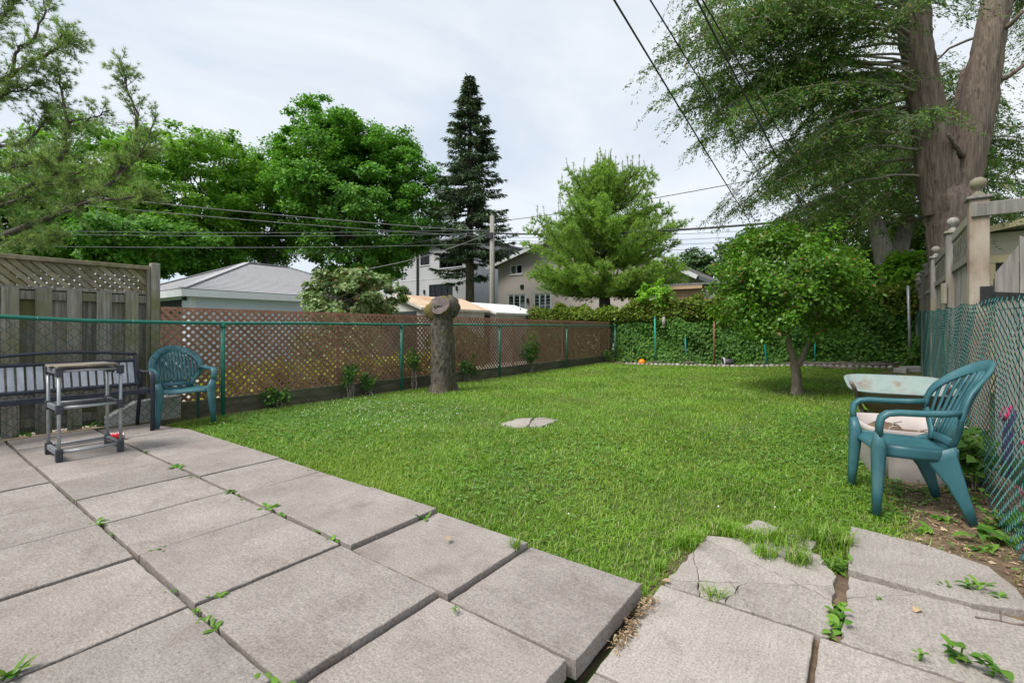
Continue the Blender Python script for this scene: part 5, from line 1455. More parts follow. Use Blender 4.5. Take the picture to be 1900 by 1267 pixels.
# garage, hip roof
gx, gy = -17.5, 6.1
gb = thing('garage', 'pale blue sided garage with a grey shingle hip roof', 'garage', (-20.5, 9, -.25))
EZ = 2.22
GX0, GY1 = gx - 6.2, gy + 8.0
z = -.25; k = 0
while z < EZ - .01:
    h_ = min(.21, EZ - z)
    V = [(gx + .022, gy, z), (gx + .022, GY1, z), (gx + .004, GY1, z + h_ + .01), (gx + .004, gy, z + h_ + .01), (gx - .05, gy, z), (gx - .05, GY1, z)]
    MB().add(V, [(0, 1, 2, 3), (4, 5, 1, 0)]).build('siding_board', 'siding_blue', gb)
    if z < -.1 or z >= 1.85:
        V = [(gx, gy - .022, z), (GX0, gy - .022, z), (GX0, gy - .004, z + h_ + .01), (gx, gy - .004, z + h_ + .01), (gx, gy + .05, z), (GX0, gy + .05, z)]
        MB().add(V, [(3, 2, 1, 0), (0, 1, 5, 4)]).build('siding_board', 'siding_blue', gb)
    else:
        for xa_, xb_ in ((gx, gx - .8), (GX0 + .8, GX0)):
            V = [(xa_, gy - .022, z), (xb_, gy - .022, z), (xb_, gy - .004, z + h_ + .01), (xa_, gy - .004, z + h_ + .01), (xa_, gy + .05, z), (xb_, gy + .05, z)]
            MB().add(V, [(3, 2, 1, 0), (0, 1, 5, 4)]).build('siding_board', 'siding_blue', gb)
    z += .21
MB().box((GX0 + .1, gy + .1, -.25), (gx - .06, GY1 - .05, EZ)).build('core', 'interior', gb)
MB().box((GX0 + .8, gy + .03, -.2), (gx - .8, gy + .09, 1.85)).build('garage_door', 'bark', gb)
MB().box((gx - .01, gy - .06, -.25), (gx + .05, gy + .10, EZ)).build('corner_trim', 'white_trim', gb)
o_ = .42
cs = [(gx + o_, gy - o_), (gx + o_, GY1 + o_), (GX0 - o_, GY1 + o_), (GX0 - o_, gy - o_)]
rm = (gx + GX0) / 2; hr = (gx - GX0) / 2 + o_
RZ = EZ + .12 + 1.46
A_, B_ = (rm, gy - o_ + hr, RZ), (rm, GY1 + o_ - hr, RZ)
ez = EZ + .12
pts = [(*c, ez) for c in cs]
rp = roof_plane(MB(), pts[0], pts[1], A_, B_, 26).build('roof', 'shingle', gb)
roof_plane(MB(), pts[3], pts[0], A_, A_, 26).build('roof', 'shingle', gb)
roof_plane(MB(), pts[2], pts[3], B_, A_, 26).build('roof', 'shingle', gb)
roof_plane(MB(), pts[1], pts[2], B_, B_, 26).build('roof', 'shingle', gb)
for a, b in ((pts[0], A_), (pts[3], A_), (A_, B_), (pts[1], B_)):
    MB().bar((a[0], a[1], a[2] + .03), (b[0], b[1], b[2] + .03), .22, .025).build('ridge_cap', 'shingle', rp)
MB().box((gx + o_ - .03, gy - o_, ez - .24), (gx + o_, GY1 + o_, ez - .012)).build('fascia', 'white_trim', gb)
MB().box((GX0 - o_, gy - o_, ez - .24), (gx + o_ - .031, gy - o_ + .03, ez - .012)).build('fascia', 'white_trim', gb)
MB().box((GX0 - o_ + .04, gy - o_ + .04, ez - .2), (gx + o_ - .04, GY1 + o_ - .04, ez - .17)).build('soffit', 'white_trim', gb)
MB().box((gx - .5, gy - .14, 2.0), (gx - .36, gy - .03, 2.12)).build('lamp', 'dark_frame', gb, bevel=.02)
# two metal sheds
def shed(x0, x1, y0, y1, ez, rz, roof, label):
    o = thing('garden_shed', label, 'shed', ((x0 + x1) / 2, (y0 + y1) / 2, -.25))
    xm = (x0 + x1) / 2
    V = [(x0, y0, -.25), (x1, y0, -.25), (x1, y0, ez), (xm, y0, rz), (x0, y0, ez)]
    V += [(a, y1, c) for a, b, c in V]
    MB().add(V, [(0, 1, 2, 3, 4), (9, 8, 7, 6, 5), (1, 6, 7, 2), (0, 4, 9, 5)]).build('wall', 'shed_white', o)
    for sgn, xe in ((1, x1 + .15), (-1, x0 - .15)):
        n = int((y1 - y0 + .3) / .045); V = []; F = []
        for k in range(n + 1):
            y = y0 - .15 + (y1 - y0 + .3) * k / n; dz = .012 * (k % 2)
            V += [(xm, y, rz + .03 + dz), (xe, y, ez - .03 + dz)]
        MB().add(V, [(2 * k, 2 * k + 1, 2 * k + 3, 2 * k + 2) for k in range(n)]).build('roof_sheet', roof, o)
        MB().bar((xe, y0 - .16, ez - .06), (xm, y0 - .16, rz), .025, .07).build('barge_trim', 'shed_white', o)
    MB().box((x1 + .13, y0 - .15, ez - .09), (x1 + .16, y1 + .15, ez - .03)).build('eave_trim', 'shed_white', o)
    MB().box((x0 + .25, y0 - .02, -.2), (x1 - .25, y0 - .004, ez - .12)).build('door', 'interior', o)
    MB().box((x1 + .004, y0 + .1, ez - .32), (x1 + .02, y1 - .1, ez - .28)).build('wall_seam', 'shed_white', o)
    return o
shed(-12.9, -10.5, 9.7, 12.6, 1.72, 2.12, 'shed_roof', 'small metal shed with a rusty tan corrugated roof behind the lattice')
shed(-12.7, -10.3, 13.0, 15.6, 1.66, 2.0, 'shed_roof_w', 'small metal shed with a white corrugated roof behind the lattice')
# raw timber lean-to behind the hedge
tl = thing('timber_shed', 'flat roofed raw timber shed top showing above the hedge', 'shed', (-4.1, 18.2, -.25))
xa_, xb_ = oz(1222, 540, 17.6)[0], oz(1348, 540, 17.6)[0]
zt = oz(1290, 526, 17.6)[1]
for k in range(13):
    z = zt - .08 - .2 * (k + 1)
    MB().box((xa_, 17.6 + .004 * (k % 2), z), (oz(1306, 540, 17.6)[0], 17.64, z + .196)).build('plank', 'raw_wood', tl)
MB().box((oz(1306, 540, 17.6)[0] + .02, 17.55, -.25), (xb_, 17.66, zt - .08)).build('door_panel', 'grey_wood', tl)
MB().box((xa_, 17.68, -.25), (xb_, 19.6, zt - .1)).build('core', 'grey_wood', tl)
MB().box((xa_ - .25, 17.35, zt - .07), (xb_ + .2, 19.8, zt)).build('roof', 'dark_roof', tl)
MB().box((xa_ - .2, 17.36, zt - .2), (oz(1306, 540, 17.6)[0], 17.39, zt - .075)).build('fascia', 'raw_wood', tl)
# neighbour's tan garage beyond the gate
YN = 13.8
hn = thing('tan_garage', 'tan sided garage with cream trim behind the garden gate', 'garage', (4.2, YN, -.25))
xa_ = onY(1826, 470, YN)[0]; xb_ = xa_ + 5.0
zt1 = onY(1850, 484, YN)[2]; zg = onY(1858, 428, YN)[2]
z = zt1 + .1; 
MB().box((xa_ + .05, YN + .12, -.25), (xb_, YN + 6, zt1)).build('core', 'interior', hn)
k = 0
while z < zg - .05:
    h_ = min(.3, zg - .04 - z)
    MB().add([(xa_, YN - .02, z), (xb_, YN - .02, z), (xb_, YN - .004, z + h_), (xa_, YN - .004, z + h_), (xa_, YN + .1, z), (xb_, YN + .1, z)], [(0, 1, 2, 3), (4, 5, 1, 0)]).build('siding_board', 'siding_tan', hn)
    z += .3; k += 1
MB().box((xa_ - .02, YN - .06, zt1 - .05), (xb_, YN + .05, zt1 + .11)).build('trim_board', 'cream', hn, bevel=.01)
MB().box((xa_ - .02, YN - .05, -.25), (xa_ + .16, YN + .05, zt1 - .052)).build('corner_board', 'cream', hn)
MB().box((xa_ + .17, YN + .02, -.25), (xb_, YN + .06, zt1 - .052)).build('door', 'dark_frame', hn)
MB().box((xa_ - .3, YN - .35, zg), (xb_ + .3, YN + 6, zg + .07)).build('roof', 'brown_roof', hn)
MB().bar((xa_ - .3, YN - .36, zg - .06), (xa_ + .75, YN - .36, zg + .14), .03, .12).build('barge_board', 'cream', hn)
MB().bar((xa_ + .75, YN - .362, zg + .14), (xb_, YN - .362, zg - .4), .03, .12).build('barge_board', 'cream', hn)

# ------------------------------------------------------------------ pole and wires
pp = P(913, 560, 22.0)
up = thing('utility_pole', 'grey wooden utility pole standing between the two stucco houses', 'pole', (pp[0], pp[1], -.25))
ztop = P(913, 401, 22.0)[2]
MB().tube([(pp[0], pp[1], -.25), (pp[0] + .01, pp[1], 3), (pp[0], pp[1], ztop)], [.14, .125, .105], 12).build('shaft', 'pole_wood', up, smooth=True)
MB().box((pp[0] - .16, pp[1] - .2, P(913, 438, 22)[2] - .12), (pp[0] + .16, pp[1] - .11, P(913, 438, 22)[2] + .12)).build('bracket', 'cable', up)
MB().lathe([(.05, 0), (.06, .05), (.03, .1)], (pp[0], pp[1], ztop), 8).build('insulator', 'cable_grey', up, smooth=True)
def wire(a, b, r, sag, label, mat='cable'):
    a = np.array(a); b = np.array(b); n = 22
    t = np.linspace(0, 1, n)[:, None]
    q = a * (1 - t) + b * t; q[:, 2] -= (sag * 4 * t * (1 - t))[:, 0]
    return tag(MB().tube(q, r * .72, 5).build('overhead_wire', mat, None, smooth=True), label, 'wire')
def ext(p, q, f): p, q = np.array(p), np.array(q); return tuple(p + (p - q) * f)
w1 = (P(1145, 0, 5), P(1405, 434, 15.5))
wire(ext(*w1, .55), w1[1], .016, .06, 'black overhead wire, leftmost of the four dropping from above the cedar')
w2 = (P(1216, 0, 5), P(1455, 392, 14.5)); wire(ext(*w2, .55), w2[1], .012, .1, 'thin overhead wire second from the left among the four falling past the cedar')
w3 = (P(1300, 0, 4.6), P(1512, 425, 13)); wire(ext(*w3, .55), w3[1], .015, .08, 'black overhead wire crossing the cedar foliage, the thicker one of the inner pair')
w4 = (P(1313, 0, 4.6), P(1560, 430, 13)); wire(ext(*w4, .55), w4[1], .011, .1, 'thin overhead wire crossing the cedar foliage beside the thicker one')
pb = P(913, 433, 22)
m_ = P(1545, 403, 14.5)
e_ = P(1900, 372, 12)
wire(pb, m_, .055, .22, 'thick bundled cable running from the utility pole past the round pine')
wire(m_, ext(e_, m_, .8), .045, .05, 'thick bundled cable passing behind the cedar trunks toward the tan garage')
wire(P(913, 412, 22), ext(P(1432, 319, 15), P(913, 412, 22), .3), .02, .2, 'thin wire climbing from the pole top past the pine tip')
for i, (v0, v1) in enumerate(((440, 418), (445, 428), (450, 436), (455, 446))):
    wire(P(913, v0, 22), P(1545, v1, 14.5), .011, .15 + .05 * i, ['upper thin wire just under the bundled cable', 'second thin wire under the bundled cable', 'third thin wire under the bundled cable', 'lowest thin wire under the bundled cable'][i])
for i, (v0, v1, r) in enumerate(((430, 337, .02), (440, 356, .014), (426, 418, .012), (432, 424, .012), (452, 447, .012))):
    wire(P(913, v0, 22), ext(P(0, v1, 14.5), P(913, v0, 22), .35), r, .2, ['highest pale wire in front of the left pine', 'second pale wire sloping across the left pine', 'upper of two level wires across the maples', 'lower of two level wires across the maples', 'lowest level wire just above the board fence'][i], 'cable_grey')
wire(P(910, 432, 22), P(640, 505, 20), .02, .25, 'grey service wire dropping from the pole across the big maple', 'cable_grey')
wire(P(910, 425, 22), P(560, 470, 24), .016, .2, 'dark wire dropping from the pole into the big maple', 'cable')

# ------------------------------------------------------------------ trees and shrubs
def tree_thing(name, label, loc, cat='tree', group=None):
    return thing(name, label, cat, loc, 0, group)
def maple(label, u, v, t, rw, rh, seed, mat='maple', k=330, per=150, size=.175, rc=.8, zlow=None, name='maple_tree', cat='tree', bark='bark', extra=()):
    r = np.random.default_rng(seed)
    c = np.array(P(u, v, t)); a = rw * t / FPX; b = rh * t / FPX
    o = tree_thing(name, label, (c[0], c[1], -.25), cat)
    cl = lumpy_crown(c, (a, a * .95, b), k, r, inner=.35, power=1.2, lobes=11, amp=.2)
    for eu, ev, ew, eh, ek in extra:
        ec = np.array(P(eu, ev, t)); cl = np.concatenate([cl, lumpy_crown(ec, (ew * t / FPX, ew * t / FPX * .8, eh * t / FPX), ek, r, inner=.35, power=1.2, lobes=7, amp=.2)])
    fm = FM()
    blob_leaves(fm, cl, rc * r.uniform(.6, 1.3, len(cl)), per, size, r, flat=.5, up=.9, out_from=c)
    fm.build('crown', mat, o)
    mb = MB()
    fork = np.array([c[0], c[1], max(.8, c[2] - b * .75)])
    mb.tube(wander((c[0], c[1], -.3), fork, 6, .03, r), np.linspace(.34, .26, 6) * a / 5, 10)
    for i in range(9):
        e = cl[r.integers(len(cl))]
        e = c + (e - c) * .85
        q = wander(fork - [0, 0, .2], e, 6, .12, r, sag=-.3)
        mb.tube(q, np.linspace(.17, .03, 6) * a / 5, 6)
        for j in range(3):
            e2 = cl[r.integers(len(cl))]; d = e2 - q[3]; L = np.linalg.norm(d); e2 = q[3] + d / L * min(L, a * .7)
            mb.tube(wander(q[3], e2, 4, .08, r), np.linspace(.07, .015, 4) * a / 5, 4)
    mb.build('trunk', bark, o, smooth=True)
    return o
maple('large full crowned green maple, the biggest broad tree behind the garage roof', 672, 375, 27, 140, 140, 1, k=480, per=145, rc=.6, extra=((588, 320, 75, 118, 190), (650, 300, 60, 80, 90), (735, 330, 60, 80, 90)))
maple('maple left of the biggest one with a fresh green rounded top', 360, 375, 26, 135, 128, 2, 'maple_b', k=420, per=150, rc=.62)
maple('maple wedged between the two broad crowns, partly hidden', 492, 392, 30, 88, 105, 3, k=300, per=130, rc=.62)
maple('yellowish green maple showing behind the left pine', 165, 365, 27, 120, 118, 4, 'maple_b', k=360, per=130, rc=.62)
maple('dark green tree above the board fence behind the pine limbs', 20, 430, 24, 150, 75, 5, k=330, per=120, rc=.6)
maple('low spreading tree over the garage ridge under the left maple', 270, 462, 22, 150, 42, 6, k=300, per=120, rc=.5)
maple('small round tree far away beside the beige gable roof', 1294, 497, 46, 28, 33, 7, 'far_tree', k=90, per=70, size=.32, rc=.7)
maple('distant tree between the beige house and the small leafy tree', 1362, 490, 44, 34, 40, 8, 'far_tree', k=90, per=70, size=.32, rc=.7)
maple('tall distant tree top peeking behind the small leafy tree', 1400, 470, 40, 40, 40, 9, 'far_tree', k=110, per=70, size=.3, rc=.7)
maple('dark dense evergreen filling the gap behind the pale forked cedar', 1555, 455, 18, 105, 85, 12, 'cedar', k=260, per=110, size=.11, rc=.42, name='evergreen_tree')
maple('rounded shrub with pale variegated leaves in front of the garage', 660, 560, 12.8, 84, 62, 10, 'bush', k=190, per=80, size=.11, rc=.24, name='variegated_shrub', cat='shrub', bark='twig')

# tall spruce
r = np.random.default_rng(31)
b0 = P(872, 500, 25); sp_ = tree_thing('spruce_tree', 'tall narrow dark spruce with a bare lower trunk', (b0[0], b0[1], -.25))
zt = P(870, 137, 25)[2]
mb = MB(); fm = FM()
mb.tube([(b0[0], b0[1], z) for z in (-.3, 4, 8, 12, zt)], [.27, .22, .15, .08, .01], 10)
prof_z = [2.6, 4.2, 5.4, 6.2, 7.1, 10.0, 12.8, zt]; prof_r = [1.2, 1.7, 2.35, 2.3, 2.15, 1.5, .85, .04]
z = 3.7
while z < zt - .1:
    Rr = np.interp(z, prof_z, prof_r)
    nb_ = 4 if z < 4.9 else 7
    for k in range(nb_):
        a = r.uniform(0, 6.28); L = Rr * r.uniform(.7, 1.12)
        if z < 4.6 and r.random() < .35: continue
        d = np.array([math.cos(a), math.sin(a), 0])
        tt = np.linspace(0, 1, 6)[:, None]
        q = np.array([b0[0], b0[1], z]) + d * L * tt; q[:, 2] += (L * (-.28 * tt[:, 0] + .22 * tt[:, 0] ** 2.5))
        mb.tube(q, np.linspace(.035, .006, 6), 4, cap=False)
        m = int(18 + 46 * L)
        f = r.uniform(.18, 1.05, m) ** .8
        base = np.array([b0[0], b0[1], z]) + d * L * f[:, None]; base[:, 2] += L * (-.28 * f + .22 * f ** 2.5)
        side = np.array([-d[1], d[0], 0]); s = r.uniform(-1, 1, m)
        D = d * .55 + side * s[:, None] * .9 + np.array([0, 0, -.22]) + r.standard_normal((m, 3)) * .2
        base = base + side * (s * .16 * L * (1 - f * .5))[:, None]
        fm.add(*leaf_arrays(base, D, np.array([0, 0, 1.0]) + r.standard_normal((m, 3)) * .4, r.uniform(.16, .34, m), r.uniform(.05, .1, m)))
    z += .215
mb.build('trunk', 'bark', sp_, smooth=True); fm.build('crown', 'spruce', sp_)

def tufts(fm, C_, D_, m, L, w, r, spread=.75):
    n = len(C_)
    Pt = np.repeat(C_, m, 0); D = np.repeat(unit(D_), m, 0) + r.standard_normal((n * m, 3)) * spread
    fm.add(*needle_arrays(Pt, D, L * r.uniform(.6, 1.15, n * m), w, r))
# round white pine behind the hedge
r = np.random.default_rng(41)
T = 20.0
b0 = P(1122, 560, T); pn = tree_thing('pine_tree', 'rounded bright green pine with spiky leaders behind the hedge', (b0[0], b0[1], -.25))
mb = MB(); fm = FM()
mb.tube([(b0[0], b0[1], -.3), (b0[0], b0[1], 2.2), (b0[0] - .1, b0[1], 3.4), (b0[0], b0[1], 5.5), (b0[0] + .05, b0[1], P(1110, 290, T)[2])], [.3, .24, .18, .1, .02], 10)
cen = np.array([b0[0], b0[1], 0.])
whorls = [(2.6, 2.9, 11), (2.9, 3.25, 13), (3.25, 3.35, 13), (3.65, 3.25, 13), (4.1, 3.0, 12), (4.55, 2.7, 11), (5.0, 2.45, 11), (5.4, 2.2, 10), (5.8, 1.9, 10), (6.2, 1.6, 9), (6.6, 1.25, 8), (7.0, .9, 7), (7.4, .55, 5), (7.8, .3, 4)]
for wi, (z, Rr, nb_) in enumerate(whorls):
    for k in range(nb_):
        a = 6.28 * k / nb_ + r.uniform(-.3, .3) + wi
        L = Rr * r.uniform(.75, 1.12); d = np.array([math.cos(a), math.sin(a), 0])
        rise = .12 if z < 3.5 else (.35 if z < 5.5 else .75)
        e = np.array([b0[0], b0[1], z]) + d * L + np.array([0, 0, L * rise])
        q = wander((b0[0], b0[1], z), e, 6, .05, r, sag=.08 * L)
        mb.tube(q, np.linspace(.06, .012, 6), 5, cap=False)
        m = int(44 * L + 18)
        f = r.uniform(.25, 1.03, m)
        pos = np.stack([np.interp(f, np.linspace(0, 1, 6), q[:, j]) for j in range(3)], 1)
        pos += unit(r.standard_normal((m, 3))) * (r.random((m, 1)) ** .6) * (.42 * (1.15 - f[:, None] * .5)) * np.array([1.2, 1.2, .65])
        D = d * .5 + np.array([0, 0, .45]) + r.standard_normal((m, 3)) * .3
        tufts(fm, pos, D, 13, .2, .026, r, .6)
        if z > 4.4:     # upright spiky shoots
            for j in range(3):
                g = q[5 - j] if j < 2 else q[3]
                tip = g + np.array([r.normal(0, .06), r.normal(0, .06), r.uniform(.3, .7)])
                mb.tube([g, tip], [.014, .006], 4, cap=False)
                s = r.uniform(.1, 1, 7)[:, None]
                tufts(fm, g * (1 - s) + tip * s, np.tile([0, 0, 1.0], (7, 1)), 7, .12, .02, r, .6)
mb.build('trunk', 'bark', pn, smooth=True); fm.build('crown', 'pine', pn)

# pine limbs reaching in from the left
r = np.random.default_rng(51)
lpn = tree_thing('pine_tree', 'tall airy white pine with drooping blue green limbs over the board fence', (*P(-170, 600, 13.5)[:2], -.25))
mb = MB(); fm = FM()
tk = [P(-170, v, 13.5) for v in (700, 500, 300, 100, -150, -400)]; tk[0] = (tk[0][0], tk[0][1], -.3)
mb.tube(tk, [.3, .27, .24, .2, .14, .05], 12)
limbs = [
    ([(-170, 520, 13.5), (0, 438, 12.6), (90, 405, 12.2), (180, 362, 12), (215, 330, 12), (240, 285, 12)], .085),
    ([(215, 330, 12), (250, 270, 12.1), (256, 215, 12.2), (235, 160, 12.2), (222, 112, 12.2)], .03),
    ([(215, 330, 12), (262, 290, 12), (290, 215, 12)], .025),
    ([(90, 405, 12.2), (150, 380, 11.6), (240, 365, 11.3), (275, 368, 11.2)], .03),
    ([(-170, 420, 13.5), (20, 362, 12.8), (95, 330, 12.6), (118, 285, 12.6), (126, 225, 12.6), (112, 160, 12.7), (105, 125, 12.7)], .07),
    ([(95, 330, 12.6), (140, 322, 12.3), (180, 308, 12.2)], .025),
    ([(-170, 330, 13.5), (-20, 268, 13), (40, 272, 12.8), (75, 236, 12.8), (90, 205, 12.8)], .05),
    ([(126, 225, 12.6), (165, 222, 12.5), (205, 205, 12.5)], .018),
    ([(-170, 230, 13.5), (-30, 160, 12.6), (20, 140, 12.4), (60, 115, 12.3), (100, 95, 12.2), (125, 62, 12.2), (130, 85, 12.2)], .06),
    ([(20, 140, 12.4), (30, 95, 12.4), (60, 75, 12.4), (85, 20, 12.4), (75, -20, 12.4)], .03),
    ([(-170, 120, 13.5), (-20, 60, 12.6), (20, 20, 12.5), (40, -40, 12.5)], .05),
    ([(-170, 260, 13.5), (-40, 190, 12.9), (10, 175, 12.6), (70, 160, 12.5)], .045),
    ([(-170, 470, 13.5), (-40, 400, 12.9), (40, 370, 12.6), (80, 345, 12.5), (150, 335, 12.2)], .05),
    ([(-170, 560, 13.5), (-60, 470, 12.6), (30, 452, 12.0), (110, 440, 11.8)], .05),
    ([(-170, 400, 13.5), (-60, 330, 12), (30, 310, 11.5), (90, 300, 11.3)], .05),
]
for path, rad in limbs:
    q = np.array([P(*p) for p in path])
    n = len(q); ti = np.linspace(0, n - 1, n * 4)
    q = np.stack([np.interp(ti, np.arange(n), q[:, j]) for j in range(3)], 1); q[1:-1] += r.normal(0, .02, (len(q) - 2, 3))
    mb.tube(q, np.linspace(rad * 1.35, .014, len(q)), 6, cap=False)
    seglen = np.linalg.norm(np.diff(q, axis=0), axis=1).sum()
    m = int(seglen * 14)
    for j in range(m):
        f = r.uniform(.22, 1.0)
        i0 = f * (len(q) - 1); g = np.array([np.interp(i0, np.arange(len(q)), q[:, c]) for c in range(3)])
        dr = unit(q[min(len(q) - 1, int(i0) + 1)] - q[max(0, int(i0) - 1)])
        sd = unit(dr * .7 + r.standard_normal(3) * .55 + np.array([0, 0, .15]))
        L = r.uniform(.25, .75) * (1.25 - .6 * f)
        e = g + sd * L
        mb.tube([g, (g + e) / 2 + r.normal(0, .02, 3), e], [.01, .007, .004], 3, cap=False)
        k = 7
        s = r.uniform(.3, 1.05, k)[:, None]
        tufts(fm, g * (1 - s) + e * s + r.normal(0, .035, (k, 3)), np.tile(sd, (k, 1)), 15, .13, .0105, r, .6)
mb.build('trunk', 'bark', lpn, smooth=True); fm.build('crown', 'pine_b', lpn)

# ------------------------------------------------------------------ cedars on the right
def trunk_rough(mb, pts, rad, r, sides=26, ridge=.07):
    pts = np.array(pts, float); n = len(pts)
    ti = np.linspace(0, n - 1, (n - 1) * 7 + 1)
    q = np.stack([np.interp(ti, np.arange(n), pts[:, j]) for j in range(3)], 1); ra = np.interp(ti, np.arange(n), rad)
    for _ in range(2): q[1:-1] = (q[:-2] + q[1:-1] * 2 + q[2:]) / 4
    a = np.arange(sides) * 2 * math.pi / sides; ph = r.uniform(0, 6.28, 5)
    V = []
    for i, (p, R_) in enumerate(zip(q, ra)):
        tw_ = i * .05
        rr = R_ * (1 + ridge * np.sin(9 * a + ph[0] + tw_) + ridge * .6 * np.sin(5 * a + ph[1] - tw_) + ridge * .5 * r.standard_normal(sides) + .06 * np.sin(2 * a + ph[2]))
        V += list(np.stack([p[0] + rr * np.cos(a), p[1] + rr * np.sin(a), np.full(sides, p[2])], 1))
    F = [(i * sides + k, i * sides + (k + 1) % sides, (i + 1) * sides + (k + 1) % sides, (i + 1) * sides + k) for i in range(len(q) - 1) for k in range(sides)]
    mb.add(V, F)
def cedar_branch(mb, fm, p0, d, L, r, rise=.25, droop=.5, dens=1.0, leaf=.055, start=.3, rad=.045):
    tt = np.linspace(0, 1, 9)
    q = np.array(p0) + np.array(d) * (L * tt)[:, None]
    q[:, 2] += L * (rise * tt - droop * tt ** 2)
    q[1:] += np.cumsum(r.normal(0, .03, (8, 3)), 0)
    mb.tube(q, np.linspace(rad, .007, 9), 5, cap=False)
    k = int(L * 13 * dens)
    for j in range(k):
        f = r.uniform(start, 1.02); i0 = f * 8
        g = np.array([np.interp(i0, np.arange(9), q[:, c]) for c in range(3)])
        az = r.uniform(0, 6.28); out = unit(np.array(d) * .45 + np.array([math.cos(az), math.sin(az), 0]) * .9)
        l = r.uniform(.3, .75)
        m = 7
        s = np.linspace(0, 1, m)
        tw = g + out * (l * s)[:, None]; tw[:, 2] -= l * .75 * s ** 1.6
        if r.random() < .45: mb.tube(tw[[0, 3, 6]], [.006, .004, .002], 3, cap=False)
        n = int(32 + 18 * r.random())
        fs = r.uniform(.12, 1.05, n)
        pos = np.stack([np.interp(fs * (m - 1), np.arange(m), tw[:, c]) for c in range(3)], 1) + r.normal(0, .03, (n, 3))
        D = out * .7 + np.array([0, 0, -.45]) + r.standard_normal((n, 3)) * .42
        s_ = leaf * r.uniform(.7, 1.5, n)
        fm.add(*leaf_arrays(pos, D, r.standard_normal((n, 3)) + np.array([0, 0, .4]), s_, s_ * r.uniform(.28, .42, n)))
r = np.random.default_rng(61)
cb = P(1752, 600, 8.3)
cd = tree_thing('cedar_tree', 'huge cedar with twin furrowed trunks rising behind the plank fence', (cb[0], cb[1], -.1))
mb = MB(); fm = FM()
TT = 8.3
def C3(u, v, t=TT): return P(u, v, t)
trunk_rough(mb, [(C3(1776, 600)[0], C3(1776, 600)[1], -.2), C3(1772, 520), C3(1764, 430), C3(1760, 370), C3(1762, 322)], [.40, .36, .35, .36, .06], r)
trunk_rough(mb, [C3(1748, 400), C3(1738, 320), C3(1729, 237), C3(1710, 150), C3(1697, 60), C3(1685, -140), C3(1680, -300)], [.24, .27, .26, .23, .22, .19, .13], r)
trunk_rough(mb, [C3(1772, 400), C3(1790, 316), C3(1812, 200), C3(1832, 90), C3(1850, 0), C3(1872, -140), C3(1888, -300)], [.24, .25, .255, .22, .2, .18, .13], r)
trunk_rough(mb, [C3(1764, 315, 8.5), C3(1778, 240, 8.6), C3(1777, 190, 8.7), C3(1788, 130, 8.8)], [.1, .075, .065, .05], r, 12)
for a, b in (((1845, 60), (1900, 20)), ((1830, 155), (1905, 118)), ((1800, 300), (1760, 250))):
    mb.tube([C3(*a), C3((a[0] + b[0]) / 2, (a[1] + b[1]) / 2 + 8, 8.1), C3(*b, 7.9)], [.06, .045, .03], 8)
mb.build('trunk', 'cedar_bark', cd, smooth=True)
mb = MB()
axis = np.array([cb[0], cb[1], 0.])
nbr = 0
for z in np.arange(3.5, 9.2, .125):
    for k in range(3):
        a = r.uniform(0, 6.28)
        d = np.array([math.cos(a), math.sin(a), 0])
        front = float(d[0] * _rt[0] + d[1] * _rt[1])      # <0 : towards the lawn side
        Lmax = np.interp(z, [2.7, 3.6, 4.6, 5.6, 7, 9.2], [1.6, 2.4, 3.1, 4.1, 4.4, 3.9])
        toward = float(d[0] * -_fw[0] + d[1] * -_fw[1])
        L = Lmax * r.uniform(.6, 1.05)
        if toward > .5: L *= .72
        if z < 3.4 and front > 0.2: continue
        if toward > -.1 and front > -.55: continue
        if front > -.55 and r.random() < .45: continue
        if toward > .35: L *= .7
        vv_ = HV - (z - EYE) * FPX / TT
        uu_ = np.interp(-vv_, [-400, -316, -237, -150, -60, 140, 300], [1756, 1738, 1729, 1710, 1697, 1685, 1680]) if front < 0 else np.interp(-vv_, [-400, -316, -200, -90, 0, 140, 300], [1760, 1790, 1812, 1832, 1850, 1872, 1888])
        x_ = np.array(C3(float(uu_), vv_)[:2]) + d[:2] * .1
        cedar_branch(mb, fm, (x_[0], x_[1], z), d, L, r, rise=.28 * r.uniform(.3, 1.3), droop=.42 * r.uniform(.7, 1.3), dens=1.1, leaf=.052, rad=.028 if L > 2 else .02)
        nbr += 1
# extra leafy limbs out over the lawn, where the crown is fullest
for u, v, t in ((1190, 60, 8.2), (1215, 150, 8.4), (1250, 30, 8.0), (1260, 110, 8.6), (1290, 200, 8.8), (1310, 60, 8.2), (1330, 150, 8.6), (1350, 230, 9), (1380, 100, 8.4), (1400, 280, 9.4), (1420, 40, 8), (1430, 180, 8.6), (1470, 240, 9), (1490, 100, 8), (1540, 180, 8.4), (1580, 60, 8), (1600, 270, 9), (1620, 170, 8), (1235, 10, 8), (1340, 10, 7.8), (1420, 320, 9.4), (1390, 200, 8.8), (1270, 170, 8.6), (1510, 20, 7.8)):
    e = np.array(C3(u + 45 * (1 - (u - 1190) / 450), v, t)); zs_ = e[2] + .5 - .06 * np.hypot(*(e - axis)[:2]); vs_ = HV - (zs_ - EYE) * FPX / TT; s = np.array(C3(float(np.interp(-vs_, [-400, -316, -237, -150, -60, 140, 300], [1756, 1738, 1729, 1710, 1697, 1685, 1680])), vs_))
    d = e - s; L = np.linalg.norm(d[:2]); d = d / L; d[2] = 0
    cedar_branch(mb, fm, s, d, L, r, rise=.22, droop=.34, dens=1.4, leaf=.052, start=.3, rad=.024)
mb.build('branch', 'twig', cd, smooth=True)
fm.build('crown', 'cedar', cd)
print('cedar leaves', fm.n // 4)
